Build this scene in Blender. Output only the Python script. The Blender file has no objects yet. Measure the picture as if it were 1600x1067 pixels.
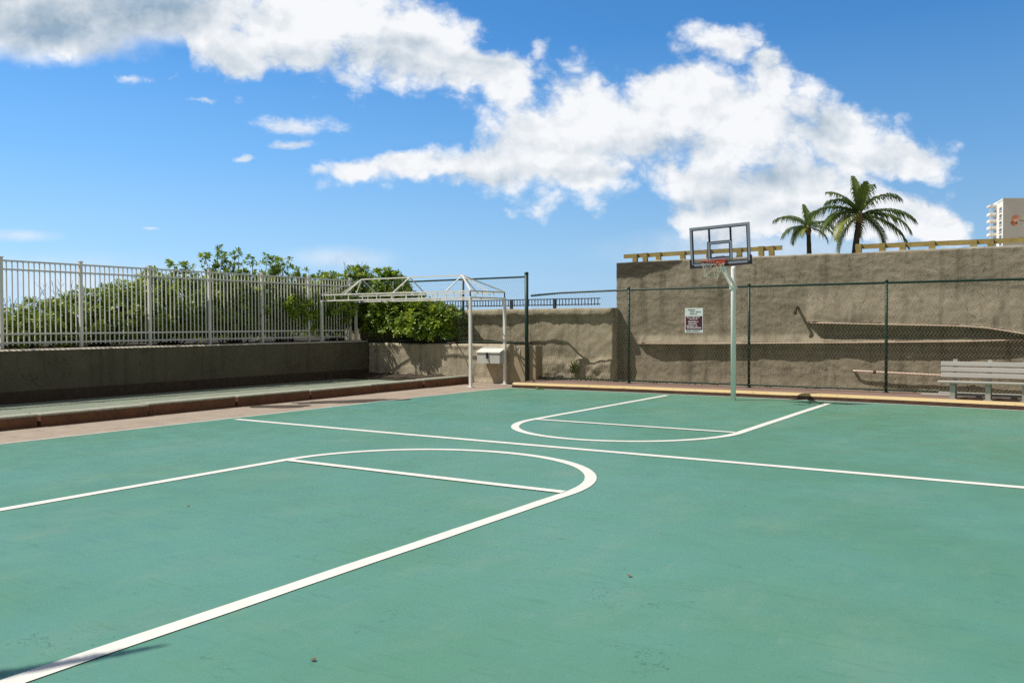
import bpy, math, random
from mathutils import Vector, Matrix, noise as mn
S = bpy.context.scene
COL = S.collection
rnd = random.Random(7)

# ------------------------------------------------------------------ camera
YAW, PIT, ROL = 0.57228, -0.019785, -0.003284
cy, sy, cp, sp = math.cos(YAW), math.sin(YAW), math.cos(PIT), math.sin(PIT)
FW = Vector((-sy*cp, cy*cp, sp)); R0 = Vector((cy, sy, 0)); U0 = R0.cross(FW)
RT = math.cos(ROL)*R0 + math.sin(ROL)*U0; UP = -math.sin(ROL)*R0 + math.cos(ROL)*U0
cam = bpy.data.objects.new('camera', bpy.data.cameras.new('camera')); COL.objects.link(cam)
M = Matrix((RT, UP, -FW)).transposed().to_4x4(); M.translation = Vector((0, 0, 1.6))
cam.matrix_world = M
cam.data.sensor_width = 36; cam.data.lens = 36*1362.5/1600
cam.data.clip_start = .1; cam.data.clip_end = 8000
S.camera = cam

# ------------------------------------------------------------------ light
SUN = Vector((-.57, -.385, 1)).normalized()          # towards the sun
elev = math.asin(SUN.z); azim = math.atan2(SUN.x, SUN.y)
sd = bpy.data.lights.new('sun', 'SUN'); sd.energy = 4.9; sd.angle = math.radians(.53); sd.color = (1, .95, .85)
so = bpy.data.objects.new('sun', sd); COL.objects.link(so)
so.rotation_euler = (-SUN).to_track_quat('-Z', 'Y').to_euler(); so.location = (-20, -10, 40)
S.view_settings.view_transform = 'Standard'; S.view_settings.look = 'None'
S.view_settings.exposure = 0; S.view_settings.gamma = 1

w = bpy.data.worlds.new('World'); S.world = w; w.use_nodes = True
nt = w.node_tree; nt.nodes.clear(); N = nt.nodes; L = nt.links
def nd(t, **k):
    n = N.new(t)
    for a, b in k.items(): setattr(n, a, b)
    return n
def mth(op, a, b=None, c=None, clamp=False):
    n = nd('ShaderNodeMath', operation=op); n.use_clamp = clamp
    for i, x in enumerate((a, b, c)):
        if x is None: continue
        if isinstance(x, (int, float)): n.inputs[i].default_value = x
        else: L.new(x, n.inputs[i])
    return n.outputs[0]
def vdot(a, v):
    n = nd('ShaderNodeVectorMath', operation='DOT_PRODUCT'); L.new(a, n.inputs[0]); n.inputs[1].default_value = v
    return n.outputs['Value']
def sstep(x, a, b, lo=0., hi=1.):
    n = nd('ShaderNodeMapRange', interpolation_type='SMOOTHSTEP'); L.new(x, n.inputs[0])
    for i, q in enumerate((a, b, lo, hi)): n.inputs[i+1].default_value = q
    return n.outputs[0]
def mix(f, a, b):
    n = nd('ShaderNodeMix', data_type='RGBA')
    if isinstance(f, float): n.inputs[0].default_value = f
    else: L.new(f, n.inputs[0])
    for x, i in ((a, 6), (b, 7)):
        if isinstance(x, tuple): n.inputs[i].default_value = (*x, 1)
        else: L.new(x, n.inputs[i])
    return n.outputs[2]
tc = nd('ShaderNodeTexCoord'); D = tc.outputs['Generated']
sky = nd('ShaderNodeTexSky', sky_type='NISHITA'); sky.sun_disc = False
sky.sun_elevation = elev; sky.sun_rotation = azim; sky.air_density = 1.0; sky.dust_density = .25; sky.ozone_density = 2.2
# cloud field laid out on the heavens around one compass bearing (the seaward side of the court)
CF, CR, CU = Vector((-.541, .841, -.0198)), Vector((.841, .541, 0)), Vector((.0107, .0167, .9998))
df = mth('MAXIMUM', vdot(D, CF), .05)
u = mth('DIVIDE', vdot(D, CR), df); v = mth('DIVIDE', vdot(D, CU), df)
cmb = nd('ShaderNodeCombineXYZ'); L.new(u, cmb.inputs[0]); L.new(v, cmb.inputs[1])
P0 = cmb.outputs[0]
def fbm(vec, scale, det=8, rough=.6, off=(0, 0, 0), stretch=(1, 1, 1)):
    m = nd('ShaderNodeMapping'); L.new(vec, m.inputs[0]); m.inputs[1].default_value = off; m.inputs[3].default_value = stretch
    n = nd('ShaderNodeTexNoise'); L.new(m.outputs[0], n.inputs[0])
    n.inputs['Scale'].default_value = scale; n.inputs['Detail'].default_value = det; n.inputs['Roughness'].default_value = rough
    return n
wn = fbm(P0, 9, 5, .6)
wv = nd('ShaderNodeVectorMath', operation='SUBTRACT'); L.new(wn.outputs['Color'], wv.inputs[0]); wv.inputs[1].default_value = (.5, .5, .5)
ws = nd('ShaderNodeVectorMath', operation='SCALE'); L.new(wv.outputs[0], ws.inputs[0]); ws.inputs[3].default_value = .05
wa = nd('ShaderNodeVectorMath', operation='ADD'); L.new(P0, wa.inputs[0]); L.new(ws.outputs[0], wa.inputs[1])
PW = wa.outputs[0]
def blobs(lst, vec=None):
    d = None
    for (px, py, rx, ry, rot) in lst:
        m = nd('ShaderNodeMapping', vector_type='TEXTURE'); L.new(vec or PW, m.inputs[0])
        m.inputs[1].default_value = ((px-800)/1362, (533.5-py)/1362, 0); m.inputs[2].default_value = (0, 0, math.radians(rot))
        m.inputs[3].default_value = (rx/1362, ry/1362, 1)
        l = nd('ShaderNodeVectorMath', operation='LENGTH'); L.new(m.outputs[0], l.inputs[0])
        d = l.outputs['Value'] if d is None else mth('MINIMUM', d, l.outputs['Value'])
    return d
BIG = [(60, 30, 260, 78, 0), (300, 60, 190, 76, -4), (370, 98, 95, 42, -8), (490, 55, 210, 82, -6), (620, 85, 190, 66, -10), (745, 118, 120, 50, -14),
       (795, 165, 58, 62, 0), (820, 235, 110, 85, 0), (930, 225, 190, 105, 5), (1070, 185, 165, 92, 0), (1190, 225, 170, 90, -5),
       (1320, 235, 150, 62, -8), (1420, 250, 66, 38, 0), (1145, 80, 66, 36, -8), (1192, 105, 42, 40, 0), (1208, 150, 36, 62, 6), (890, 272, 130, 46, 0),
       (740, 272, 130, 36, 6), (630, 280, 110, 30, 6), (560, 290, 48, 20, 0), (1120, 300, 90, 58, 0), (1240, 300, 160, 64, 0),
       (1180, 355, 170, 42, 0), (1390, 345, 105, 52, 0), (1460, 360, 68, 36, -20)]
WISP = [(508, 292, 26, 11, 0), (465, 213, 85, 20, -3), (455, 244, 58, 11, 0), (386, 277, 22, 8, 0), (318, 173, 44, 7, -8), (540, 140, 55, 18, -20), (850, 90, 26, 24, 20),
        (900, 118, 24, 14, 0), (1050, 300, 20, 14, 0)]
LOW = [(120, 470, 420, 60, 0), (30, 395, 90, 14, 0), (530, 424, 130, 26, 0), (235, 381, 18, 3, 0), (1180, 400, 330, 50, 0)]
def billow(off):
    m = nd('ShaderNodeMapping'); L.new(PW, m.inputs[0]); m.inputs[1].default_value = off; m.inputs[3].default_value = (1, 1.2, 1)
    q = nd('ShaderNodeTexVoronoi', voronoi_dimensions='2D', feature='SMOOTH_F1'); L.new(m.outputs[0], q.inputs['Vector'])
    q.inputs['Scale'].default_value = 15; q.inputs['Detail'].default_value = 4; q.inputs['Roughness'].default_value = .5; q.inputs['Lacunarity'].default_value = 2.3; q.inputs['Smoothness'].default_value = .5
    return mth('SUBTRACT', .93, q.outputs['Distance'])
nz = fbm(P0, 8.5, 10, .62, (3.1, 1.7, 0), (1, 1.25, 1)).outputs['Fac']
nzc = mth('SUBTRACT', nz, .5)
bl0 = billow((0, 0, 0))
fb = mth('ADD', mth('SUBTRACT', 1., blobs(BIG)), mth('MULTIPLY', nzc, 1.35))
nzf = fbm(P0, 40, 8, .68, (2.2, 5.1, 0), (1, 1.2, 1)).outputs['Fac']
fb = mth('ADD', fb, mth('ADD', mth('MULTIPLY', bl0, .75), mth('MULTIPLY', mth('SUBTRACT', nzf, .5), .34)))
fb = mth('SUBTRACT', fb, mth('MULTIPLY', mth('MAXIMUM', mth('SUBTRACT', 1., blobs([(225, 105, 75, 45, 0), (490, 160, 40, 14, 0)])), 0.), 1.6))
cb = sstep(fb, -.04, .62)
nz2 = fbm(P0, 24, 9, .66, (7.3, .4, 0), (.7, 1.3, 1)).outputs['Fac']
fw = mth('ADD', mth('SUBTRACT', 1., blobs(WISP)), mth('MULTIPLY', mth('SUBTRACT', nz2, .5), 2.4))
cw = mth('MULTIPLY', sstep(fw, .1, .9), .78)
fl = mth('ADD', mth('SUBTRACT', 1., blobs(LOW, P0)), mth('MULTIPLY', nzc, .8))
cl_ = mth('MULTIPLY', sstep(fl, 0., 1.), .5)
cover = mth('MAXIMUM', cb, mth('MAXIMUM', cw, cl_))
# self shading of the clouds: relief of the same noise towards the sun plus thick grey bellies
nzo = fbm(P0, 8.5, 6, .6, (3.1+.03, 1.7-.045, 0), (1, 1.25, 1)).outputs['Fac']
rel = mth('ADD', mth('MULTIPLY', mth('SUBTRACT', nzo, nz), 1.15), mth('MULTIPLY', mth('SUBTRACT', billow((.010, -.016, 0)), bl0), .45))
GREY = [(230, 40, 170, 62, -3), (90, 60, 190, 62, 0), (-60, 40, 150, 70, 0)]
MILD = [(350, 120, 170, 26, -6), (620, 110, 170, 34, -10), (1350, 262, 130, 22, -4), (760, 292, 160, 18, 6), (1120, 330, 100, 26, 0), (1000, 237, 190, 24, 2), (700, 100, 190, 30, -12), (1270, 205, 90, 46, -10), (1180, 290, 190, 32, 0), (470, 110, 130, 34, 0), (1260, 350, 160, 30, 0), (900, 285, 120, 18, 0)]
g1 = sstep(mth('ADD', mth('SUBTRACT', 1., blobs(GREY)), mth('MULTIPLY', nzc, .8)), -.2, .95, 0., .82)
cover = mth('MAXIMUM', cover, mth('MULTIPLY', sstep(mth('ADD', mth('SUBTRACT', 1., blobs(GREY)), mth('MULTIPLY', nzc, 1.0)), -.15, .5), .96))
g2 = sstep(mth('ADD', mth('SUBTRACT', 1., blobs(MILD)), mth('MULTIPLY', nzc, 1.2)), -.1, .9, 0., .40)
sh = mth('ADD', mth('ADD', mth('MAXIMUM', g1, g2), .06), rel, clamp=True)
ccol = mix(sh, (9.3, 9.5, 9.75), (3.1, 4.3, 5.5))
# clear sky: richer blue as the photograph's polarised-looking sky
tint = nd('ShaderNodeMix', data_type='RGBA', blend_type='MULTIPLY'); tint.inputs[0].default_value = 1
L.new(sky.outputs[0], tint.inputs[6]); tint.inputs[7].default_value = (1.0, 1.0, 1.0, 1)
sep = nd('ShaderNodeSeparateXYZ'); L.new(D, sep.inputs[0])
rp = nd('ShaderNodeValToRGB'); L.new(mth('MULTIPLY', sep.outputs[2], 2., clamp=True), rp.inputs[0])
for i, (ps, c_) in enumerate(((0, (.47, .70, .95)), (.16, (.34, .63, .95)), (.36, (.185, .48, .92)), (.62, (.075, .31, .76)), (1, (.035, .17, .48)))):
    e_ = rp.color_ramp.elements[i] if i < 2 else rp.color_ramp.elements.new(ps)
    e_.position = ps; e_.color = (*c_, 1)
side = sstep(u, -.75, .55, 1.18, .84)                # brighter towards the sun's side
grad = nd('ShaderNodeVectorMath', operation='SCALE'); L.new(rp.outputs[0], grad.inputs[0]); L.new(mth('MULTIPLY', side, 10.), grad.inputs[3])
clear = mix(.9, tint.outputs[2], grad.outputs[0])
# sky out of view: greyed and dimmed so shaded faces get less blue fill
away = sstep(vdot(D, CF), .62, .28)
skyc = mix(away, mix(cover, clear, ccol), (2.5, 2.65, 2.85))
bg = nd('ShaderNodeBackground'); L.new(skyc, bg.inputs[0]); bg.inputs[1].default_value = .1
wo = nd('ShaderNodeOutputWorld'); L.new(bg.outputs[0], wo.inputs[0])
S.cycles.use_denoising = False
S.cycles.max_bounces = 6; S.cycles.transparent_max_bounces = 12
S.cycles.sample_clamp_indirect = 6

# ------------------------------------------------------------------ materials
def mat(name, col, rough=.7, var=.25, scale=3., col2=None, bump=0., bscale=40., metal=0., stretch=(1, 1, 1), spec=.4, spots=None, attr=None, transl=0., spotscale=6., spotth=(.58, .7)):
    m = bpy.data.materials.new(name); m.use_nodes = True
    t = m.node_tree; n = t.nodes; l = t.links
    b = n['Principled BSDF']; b.inputs['Roughness'].default_value = rough; b.inputs['Metallic'].default_value = metal
    b.inputs['Specular IOR Level'].default_value = spec
    g = n.new('ShaderNodeNewGeometry'); mp = n.new('ShaderNodeMapping'); l.new(g.outputs['Position'], mp.inputs[0]); mp.inputs[3].default_value = stretch
    tx = n.new('ShaderNodeTexNoise'); l.new(mp.outputs[0], tx.inputs[0]); tx.inputs['Scale'].default_value = scale
    tx.inputs['Detail'].default_value = 8; tx.inputs['Roughness'].default_value = .65
    c2 = col2 or tuple(x*(1-var) for x in col); c1 = col if col2 else tuple(min(1, x*(1+var)) for x in col)
    r = n.new('ShaderNodeValToRGB'); l.new(tx.outputs['Fac'], r.inputs[0])
    r.color_ramp.elements[0].position = .32; r.color_ramp.elements[1].position = .68
    r.color_ramp.elements[0].color = (*c2, 1); r.color_ramp.elements[1].color = (*c1, 1)
    out = r.outputs[0]
    if spots:
        t2 = n.new('ShaderNodeTexNoise'); l.new(mp.outputs[0], t2.inputs[0]); t2.inputs['Scale'].default_value = spotscale; t2.inputs['Detail'].default_value = 10; t2.inputs['Roughness'].default_value = .7
        mr = n.new('ShaderNodeMapRange'); l.new(t2.outputs['Fac'], mr.inputs[0]); mr.inputs[1].default_value, mr.inputs[2].default_value = spotth
        mx = n.new('ShaderNodeMix'); mx.data_type = 'RGBA'; l.new(mr.outputs[0], mx.inputs[0]); l.new(out, mx.inputs[6]); mx.inputs[7].default_value = (*spots, 1); out = mx.outputs[2]
    if attr:
        a = n.new('ShaderNodeAttribute'); a.attribute_name = attr
        mx = n.new('ShaderNodeMix'); mx.data_type = 'RGBA'; mx.blend_type = 'MULTIPLY'; mx.inputs[0].default_value = 1
        l.new(out, mx.inputs[6]); l.new(a.outputs['Color'], mx.inputs[7]); out = mx.outputs[2]
    l.new(out, b.inputs['Base Color'])
    if bump:
        t3 = n.new('ShaderNodeTexNoise'); l.new(mp.outputs[0], t3.inputs[0]); t3.inputs['Scale'].default_value = bscale; t3.inputs['Detail'].default_value = 6
        bp = n.new('ShaderNodeBump'); l.new(t3.outputs['Fac'], bp.inputs['Height']); bp.inputs['Strength'].default_value = bump; bp.inputs['Distance'].default_value = .02
        l.new(bp.outputs[0], b.inputs['Normal'])
    if transl:
        tr = n.new('ShaderNodeBsdfTranslucent'); l.new(out, tr.inputs[0])
        ms = n.new('ShaderNodeMixShader'); ms.inputs[0].default_value = transl
        l.new(b.outputs[0], ms.inputs[1]); l.new(tr.outputs[0], ms.inputs[2]); l.new(ms.outputs[0], n['Material Output'].inputs[0])
    return m

def court_mat():
    m = bpy.data.materials.new('court_paint'); m.use_nodes = True
    t = m.node_tree; n = t.nodes; l = t.links; b = n['Principled BSDF']
    b.inputs['Roughness'].default_value = .62; b.inputs['Specular IOR Level'].default_value = .45
    g = n.new('ShaderNodeNewGeometry')
    def nz(scale, det=8, ro=.65, st=(1, 1, 1), rot=0, off=(0, 0, 0)):
        mp = n.new('ShaderNodeMapping'); l.new(g.outputs['Position'], mp.inputs[0]); mp.inputs[3].default_value = st; mp.inputs[2].default_value = (0, 0, rot); mp.inputs[1].default_value = off
        x = n.new('ShaderNodeTexNoise'); l.new(mp.outputs[0], x.inputs[0]); x.inputs['Scale'].default_value = scale; x.inputs['Detail'].default_value = det; x.inputs['Roughness'].default_value = ro
        return x.outputs['Fac']
    def mr(x, a, b_, lo=0., hi=1.):
        q = n.new('ShaderNodeMapRange'); q.interpolation_type = 'SMOOTHSTEP'; l.new(x, q.inputs[0])
        for i, z in enumerate((a, b_, lo, hi)): q.inputs[i+1].default_value = z
        return q.outputs[0]
    def mx(f, a, c):
        q = n.new('ShaderNodeMix'); q.data_type = 'RGBA'; l.new(f, q.inputs[0])
        for z, i in ((a, 6), (c, 7)):
            if isinstance(z, tuple): q.inputs[i].default_value = (*z, 1)
            else: l.new(z, q.inputs[i])
        return q.outputs[2]
    c = mx(mr(nz(.45, 5, .6), .35, .65), (.096, .250, .166), (.105, .274, .212))        # broad patches of green and blue green
    c = mx(mr(nz(1.1, 6, .7, (1, .55, 1), .6), .48, .70, 0, .45), c, (.168, .295, .212))    # chalky wear
    c = mx(mr(nz(3.2, 10, .72, (1.6, .5, 1), -.4, (4, 2, 0)), .55, .75, 0, .42), c, (.205, .315, .232)) # scuffs
    c = mx(mr(nz(6, 10, .75, (.35, 2.2, 1), .25), .52, .70, 0, .5), c, (.068, .185, .115))   # drag streaks
    c = mx(mr(nz(42, 6, .7), .56, .70, 0, .5), c, (.06, .16, .10))
    c = mx(mr(nz(30, 8, .75, (1, 1, 1), 0, (3, 1, 0)), .60, .72, 0, .45), c, (.20, .33, .235))                         # grain
    c = mx(mr(nz(14, 12, .75, (1, 1, 1), 0, (9, 3, 0)), .725, .76, 0, .6), c, (.035, .06, .045))   # specks
    c = mx(mr(nz(.8, 6, .7, (1, 1, 1), 0, (1.3, 7, 0)), .60, .80, 0, .5), c, (.195, .26, .19))   # sun bleached, dusty
    # hairline cracks: thin contours of a warped field
    a = n.new('ShaderNodeMath'); a.operation = 'SUBTRACT'; l.new(nz(.33, 7, .62, (1, 1, 1), 0, (5, 5, 0)), a.inputs[0]); a.inputs[1].default_value = .5
    ab = n.new('ShaderNodeMath'); ab.operation = 'ABSOLUTE'; l.new(a.outputs[0], ab.inputs[0])
    br = mr(nz(1.7, 4, .6, (1, 1, 1), 0, (2, 8, 0)), .5, .6)
    mu = n.new('ShaderNodeMath'); mu.operation = 'MULTIPLY'; l.new(mr(ab.outputs[0], 0., .0016, .6, 0.), mu.inputs[0]); l.new(br, mu.inputs[1])
    c = mx(mu.outputs[0], c, (.04, .10, .075))
    l.new(c, b.inputs['Base Color'])
    bp = n.new('ShaderNodeBump'); l.new(nz(90, 5, .7), bp.inputs['Height']); bp.inputs['Strength'].default_value = .2; bp.inputs['Distance'].default_value = .01
    l.new(bp.outputs[0], b.inputs['Normal']); l.new(mr(nz(2.5), .35, .7, .36, .56), b.inputs['Roughness'])
    return m
M_court = court_mat()
M_line = mat('line_paint', (.74, .72, .67), .6, .06, 5, spots=(.33, .45, .36), spotscale=26, spotth=(.60, .78))
M_edge = mat('faded_line_paint', (.50, .56, .52), .7, .12, 6, spots=(.24, .33, .28), spotscale=9)
M_strip = mat('red_concrete', (.40, .325, .255), .85, .2, 2.2, col2=(.31, .245, .19), bump=.4, bscale=60, spots=(.22, .16, .12), spotscale=5, spotth=(.55, .75))
M_dpatch = mat('dark_patch_brown', (.085, .062, .035), .55, .2, 8)
M_kface = mat('kerb_brown', (.20, .092, .046), .85, .3, 4, col2=(.12, .055, .03), bump=.5, bscale=30, spots=(.05, .03, .02), spotscale=9)
M_kdark = mat('kerb_dark_face', (.085, .042, .026), .85, .3, 4, bump=.5, bscale=30)
M_ktop = mat('kerb_top', (.34, .34, .27), .85, .18, 6, bump=.4, bscale=60, spots=(.2, .2, .15), spotscale=9)
M_pad = mat('green_strip', (.215, .245, .185), .8, .15, 4, bump=.4, bscale=50, spots=(.15, .20, .15), spotscale=7)
M_soil = mat('soil', (.05, .037, .026), .95, .4, 9, bump=.9, bscale=30)
M_plat = mat('platform_concrete', (.26, .17, .14), .85, .2, 3, col2=(.18, .125, .10), bump=.4, bscale=60)
M_yellow = mat('kerb_yellow', (.60, .41, .15), .7, .15, .8, col2=(.56, .45, .27), spots=(.26, .18, .10), spotscale=12, spotth=(.56, .72))
M_lwall = mat('olive_wall_paint', (.125, .108, .074), .85, .14, 1.6, bump=.25, bscale=25, spots=(.085, .07, .045), spotscale=3)
M_brick = mat('red_base_course', (.066, .044, .03), .9, .3, 6, bump=.4)
M_cap = mat('pale_cap', (.62, .57, .46), .85, .15, 4, bump=.3)
M_low = mat('weathered_concrete', (.52, .45, .33), .9, .2, 3.5, col2=(.38, .33, .24), bump=.7, bscale=26, spots=(.17, .15, .115), spotscale=4, spotth=(.56, .74))
M_pillar = mat('pillar_paint', (.33, .275, .185), .85, .12, 2, bump=.2, bscale=30, stretch=(1, 1, .3))
M_ground = mat('ground', (.23, .2, .14), .95, .25, .6, bump=.3, bscale=6)
M_gravel = mat('gravel', (.36, .32, .25), .95, .45, 22, bump=1, bscale=60)
M_white = mat('white_metal', (.79, .775, .74), .5, .08, 6, spots=(.38, .33, .26), spotscale=10, spotth=(.66, .8))
M_pole = mat('white_pole', (.92, .88, .86), .28, .04, 5)
M_green = mat('green_vinyl', (.011, .040, .030), .45, .3, 12)
M_wire = mat('green_wire', (.22, .225, .135), .35, .3, 30, spec=.6)
M_blackm = mat('dark_railing', (.03, .035, .05), .5, .2, 9)
M_wood = mat('yellow_timber', (.40, .30, .10), .75, .25, 5, col2=(.25, .18, .065), stretch=(1, 1, 4), bump=.3)
M_tarp = mat('pale_flashing', (.62, .62, .58), .6, .2, 4, bump=.5, bscale=9)
M_box = mat('grey_box_paint', (.52, .52, .50), .5, .1, 5, spots=(.33, .28, .2), spotscale=11, spotth=(.62, .75))
M_boxlid = mat('pale_lid', (.70, .68, .62), .5, .08, 5, spots=(.42, .38, .3), spotscale=9, spotth=(.62, .75))
M_black = mat('black_plastic', (.018, .018, .022), .5, .2, 9)
M_bench = mat('grey_slats', (.42, .395, .37), .6, .12, 8, stretch=(.15, 1, 4), bump=.15)
M_benchm = mat('bench_metal', (.40, .40, .375), .45, .12, 8)
M_frame = mat('grey_blue_frame', (.24, .27, .34), .5, .1, 8)
M_framed = mat('navy_line', (.018, .022, .045), .5, .1, 8)
M_red = mat('red_rim', (.42, .055, .03), .45, .25, 12)
M_net = mat('white_net', (.5, .47, .40), .8, .1, 9)
M_pipe = mat('pink_pipe', (.62, .47, .38), .55, .12, 9)
M_rust = mat('rusty_metal', (.07, .038, .025), .7, .3, 20)
M_leaf = mat('shrub_leaf', (.34, .45, .045), .42, .3, 2, col2=(.19, .29, .028), attr='tint', transl=.38, spec=.5)
M_stem = mat('shrub_stem', (.13, .10, .065), .9, .25, 12)
M_palm = mat('palm_leaf', (.088, .14, .024), .45, .25, 3, attr='tint', transl=.22, spec=.5)
M_trunk = mat('palm_trunk', (.075, .062, .045), .9, .3, 8, stretch=(1, 1, 5), bump=.6, bscale=14)
M_bwhite = mat('building_white', (.90, .88, .84), .8, .05, .2)
M_bgrey = mat('building_tan', (.87, .84, .79), .85, .05, .1)
M_bwin = mat('building_window', (.05, .055, .06), .2, .3, .6, spec=.6)
M_sgn = mat('sign_white', (.66, .72, .70), .5, .04, 9)
M_sgm = mat('sign_maroon', (.085, .012, .038), .5, .1, 9)
M_sgl = mat('sign_lettering', (.62, .60, .62), .5, .05, 9)
M_sgk = mat('sign_ink', (.09, .10, .16), .5, .05, 9)
M_weed = mat('weed_leaf', (.13, .19, .04), .6, .3, 6, transl=.2)
M_dead = mat('dry_leaf', (.17, .10, .045), .8, .4, 18)

def drips(m, st=(2.2, 2.2, .16), dark=.55, th=(.52, .72)):
    """long vertical rain streaks and short cracks in the mortar"""
    t = m.node_tree; n = t.nodes; l = t.links; b = n['Principled BSDF']; src = b.inputs['Base Color'].links[0].from_socket
    g = n.new('ShaderNodeNewGeometry'); mp = n.new('ShaderNodeMapping'); l.new(g.outputs['Position'], mp.inputs[0]); mp.inputs[3].default_value = st
    tx = n.new('ShaderNodeTexNoise'); l.new(mp.outputs[0], tx.inputs[0]); tx.inputs['Scale'].default_value = 2; tx.inputs['Detail'].default_value = 7
    mr = n.new('ShaderNodeMapRange'); l.new(tx.outputs['Fac'], mr.inputs[0]); mr.inputs[1].default_value, mr.inputs[2].default_value = th; mr.inputs[3].default_value = 1; mr.inputs[4].default_value = dark
    t2 = n.new('ShaderNodeTexNoise'); l.new(g.outputs['Position'], t2.inputs[0]); t2.inputs['Scale'].default_value = .9; t2.inputs['Detail'].default_value = 9
    a = n.new('ShaderNodeMath'); a.operation = 'SUBTRACT'; l.new(t2.outputs['Fac'], a.inputs[0]); a.inputs[1].default_value = .47
    ab = n.new('ShaderNodeMath'); ab.operation = 'ABSOLUTE'; l.new(a.outputs[0], ab.inputs[0])
    m2 = n.new('ShaderNodeMapRange'); l.new(ab.outputs[0], m2.inputs[0]); m2.inputs[2].default_value = .004; m2.inputs[3].default_value = .45; m2.inputs[4].default_value = 1
    mu = n.new('ShaderNodeMath'); mu.operation = 'MULTIPLY'; l.new(mr.outputs[0], mu.inputs[0]); l.new(m2.outputs[0], mu.inputs[1])
    sc = n.new('ShaderNodeVectorMath'); sc.operation = 'SCALE'; l.new(src, sc.inputs[0]); l.new(mu.outputs[0], sc.inputs[3]); l.new(sc.outputs[0], b.inputs['Base Color'])
def stucco(name, c1, c2, dark=None):
    """rough sprayed mortar; `dark` adds the damp patch at the wall's top corner"""
    m = mat(name, c1, .95, .2, 2.2, col2=c2, bump=.6, bscale=34, spots=tuple(x*.70 for x in c2), spotscale=2.6, spotth=(.52, .78))
    m.node_tree.nodes['Principled BSDF'].inputs['Specular IOR Level'].default_value = .2
    drips(m)
    if dark:
        t = m.node_tree; n = t.nodes; l = t.links; b = n['Principled BSDF']; src = b.inputs['Base Color'].links[0].from_socket
        a = n.new('ShaderNodeAttribute'); a.attribute_name = 'damp'
        mx = n.new('ShaderNodeMix'); mx.data_type = 'RGBA'; l.new(a.outputs['Fac'], mx.inputs[0]); l.new(src, mx.inputs[6]); mx.inputs[7].default_value = (*dark, 1)
        l.new(mx.outputs[2], b.inputs['Base Color'])
    return m
drips(M_lwall, dark=.72); drips(M_low, dark=.6)
M_tall = stucco('tall_stucco', (.325, .28, .212), (.24, .204, .153), (.07, .06, .045))
M_back = stucco('old_stucco', (.43, .375, .275), (.31, .267, .192))

def glass_mat():
    m = bpy.data.materials.new('clear_acrylic'); m.use_nodes = True
    n = m.node_tree.nodes; l = m.node_tree.links; n.remove(n['Principled BSDF'])
    tr = n.new('ShaderNodeBsdfTransparent'); tr.inputs[0].default_value = (.93, .94, .95, 1)
    gl = n.new('ShaderNodeBsdfGlossy'); gl.inputs['Roughness'].default_value = .08
    fr = n.new('ShaderNodeFresnel'); fr.inputs[0].default_value = 1.35
    ms = n.new('ShaderNodeMixShader'); l.new(fr.outputs[0], ms.inputs[0]); l.new(tr.outputs[0], ms.inputs[1]); l.new(gl.outputs[0], ms.inputs[2])
    l.new(ms.outputs[0], n['Material Output'].inputs[0])
    return m
M_glass = glass_mat()

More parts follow.
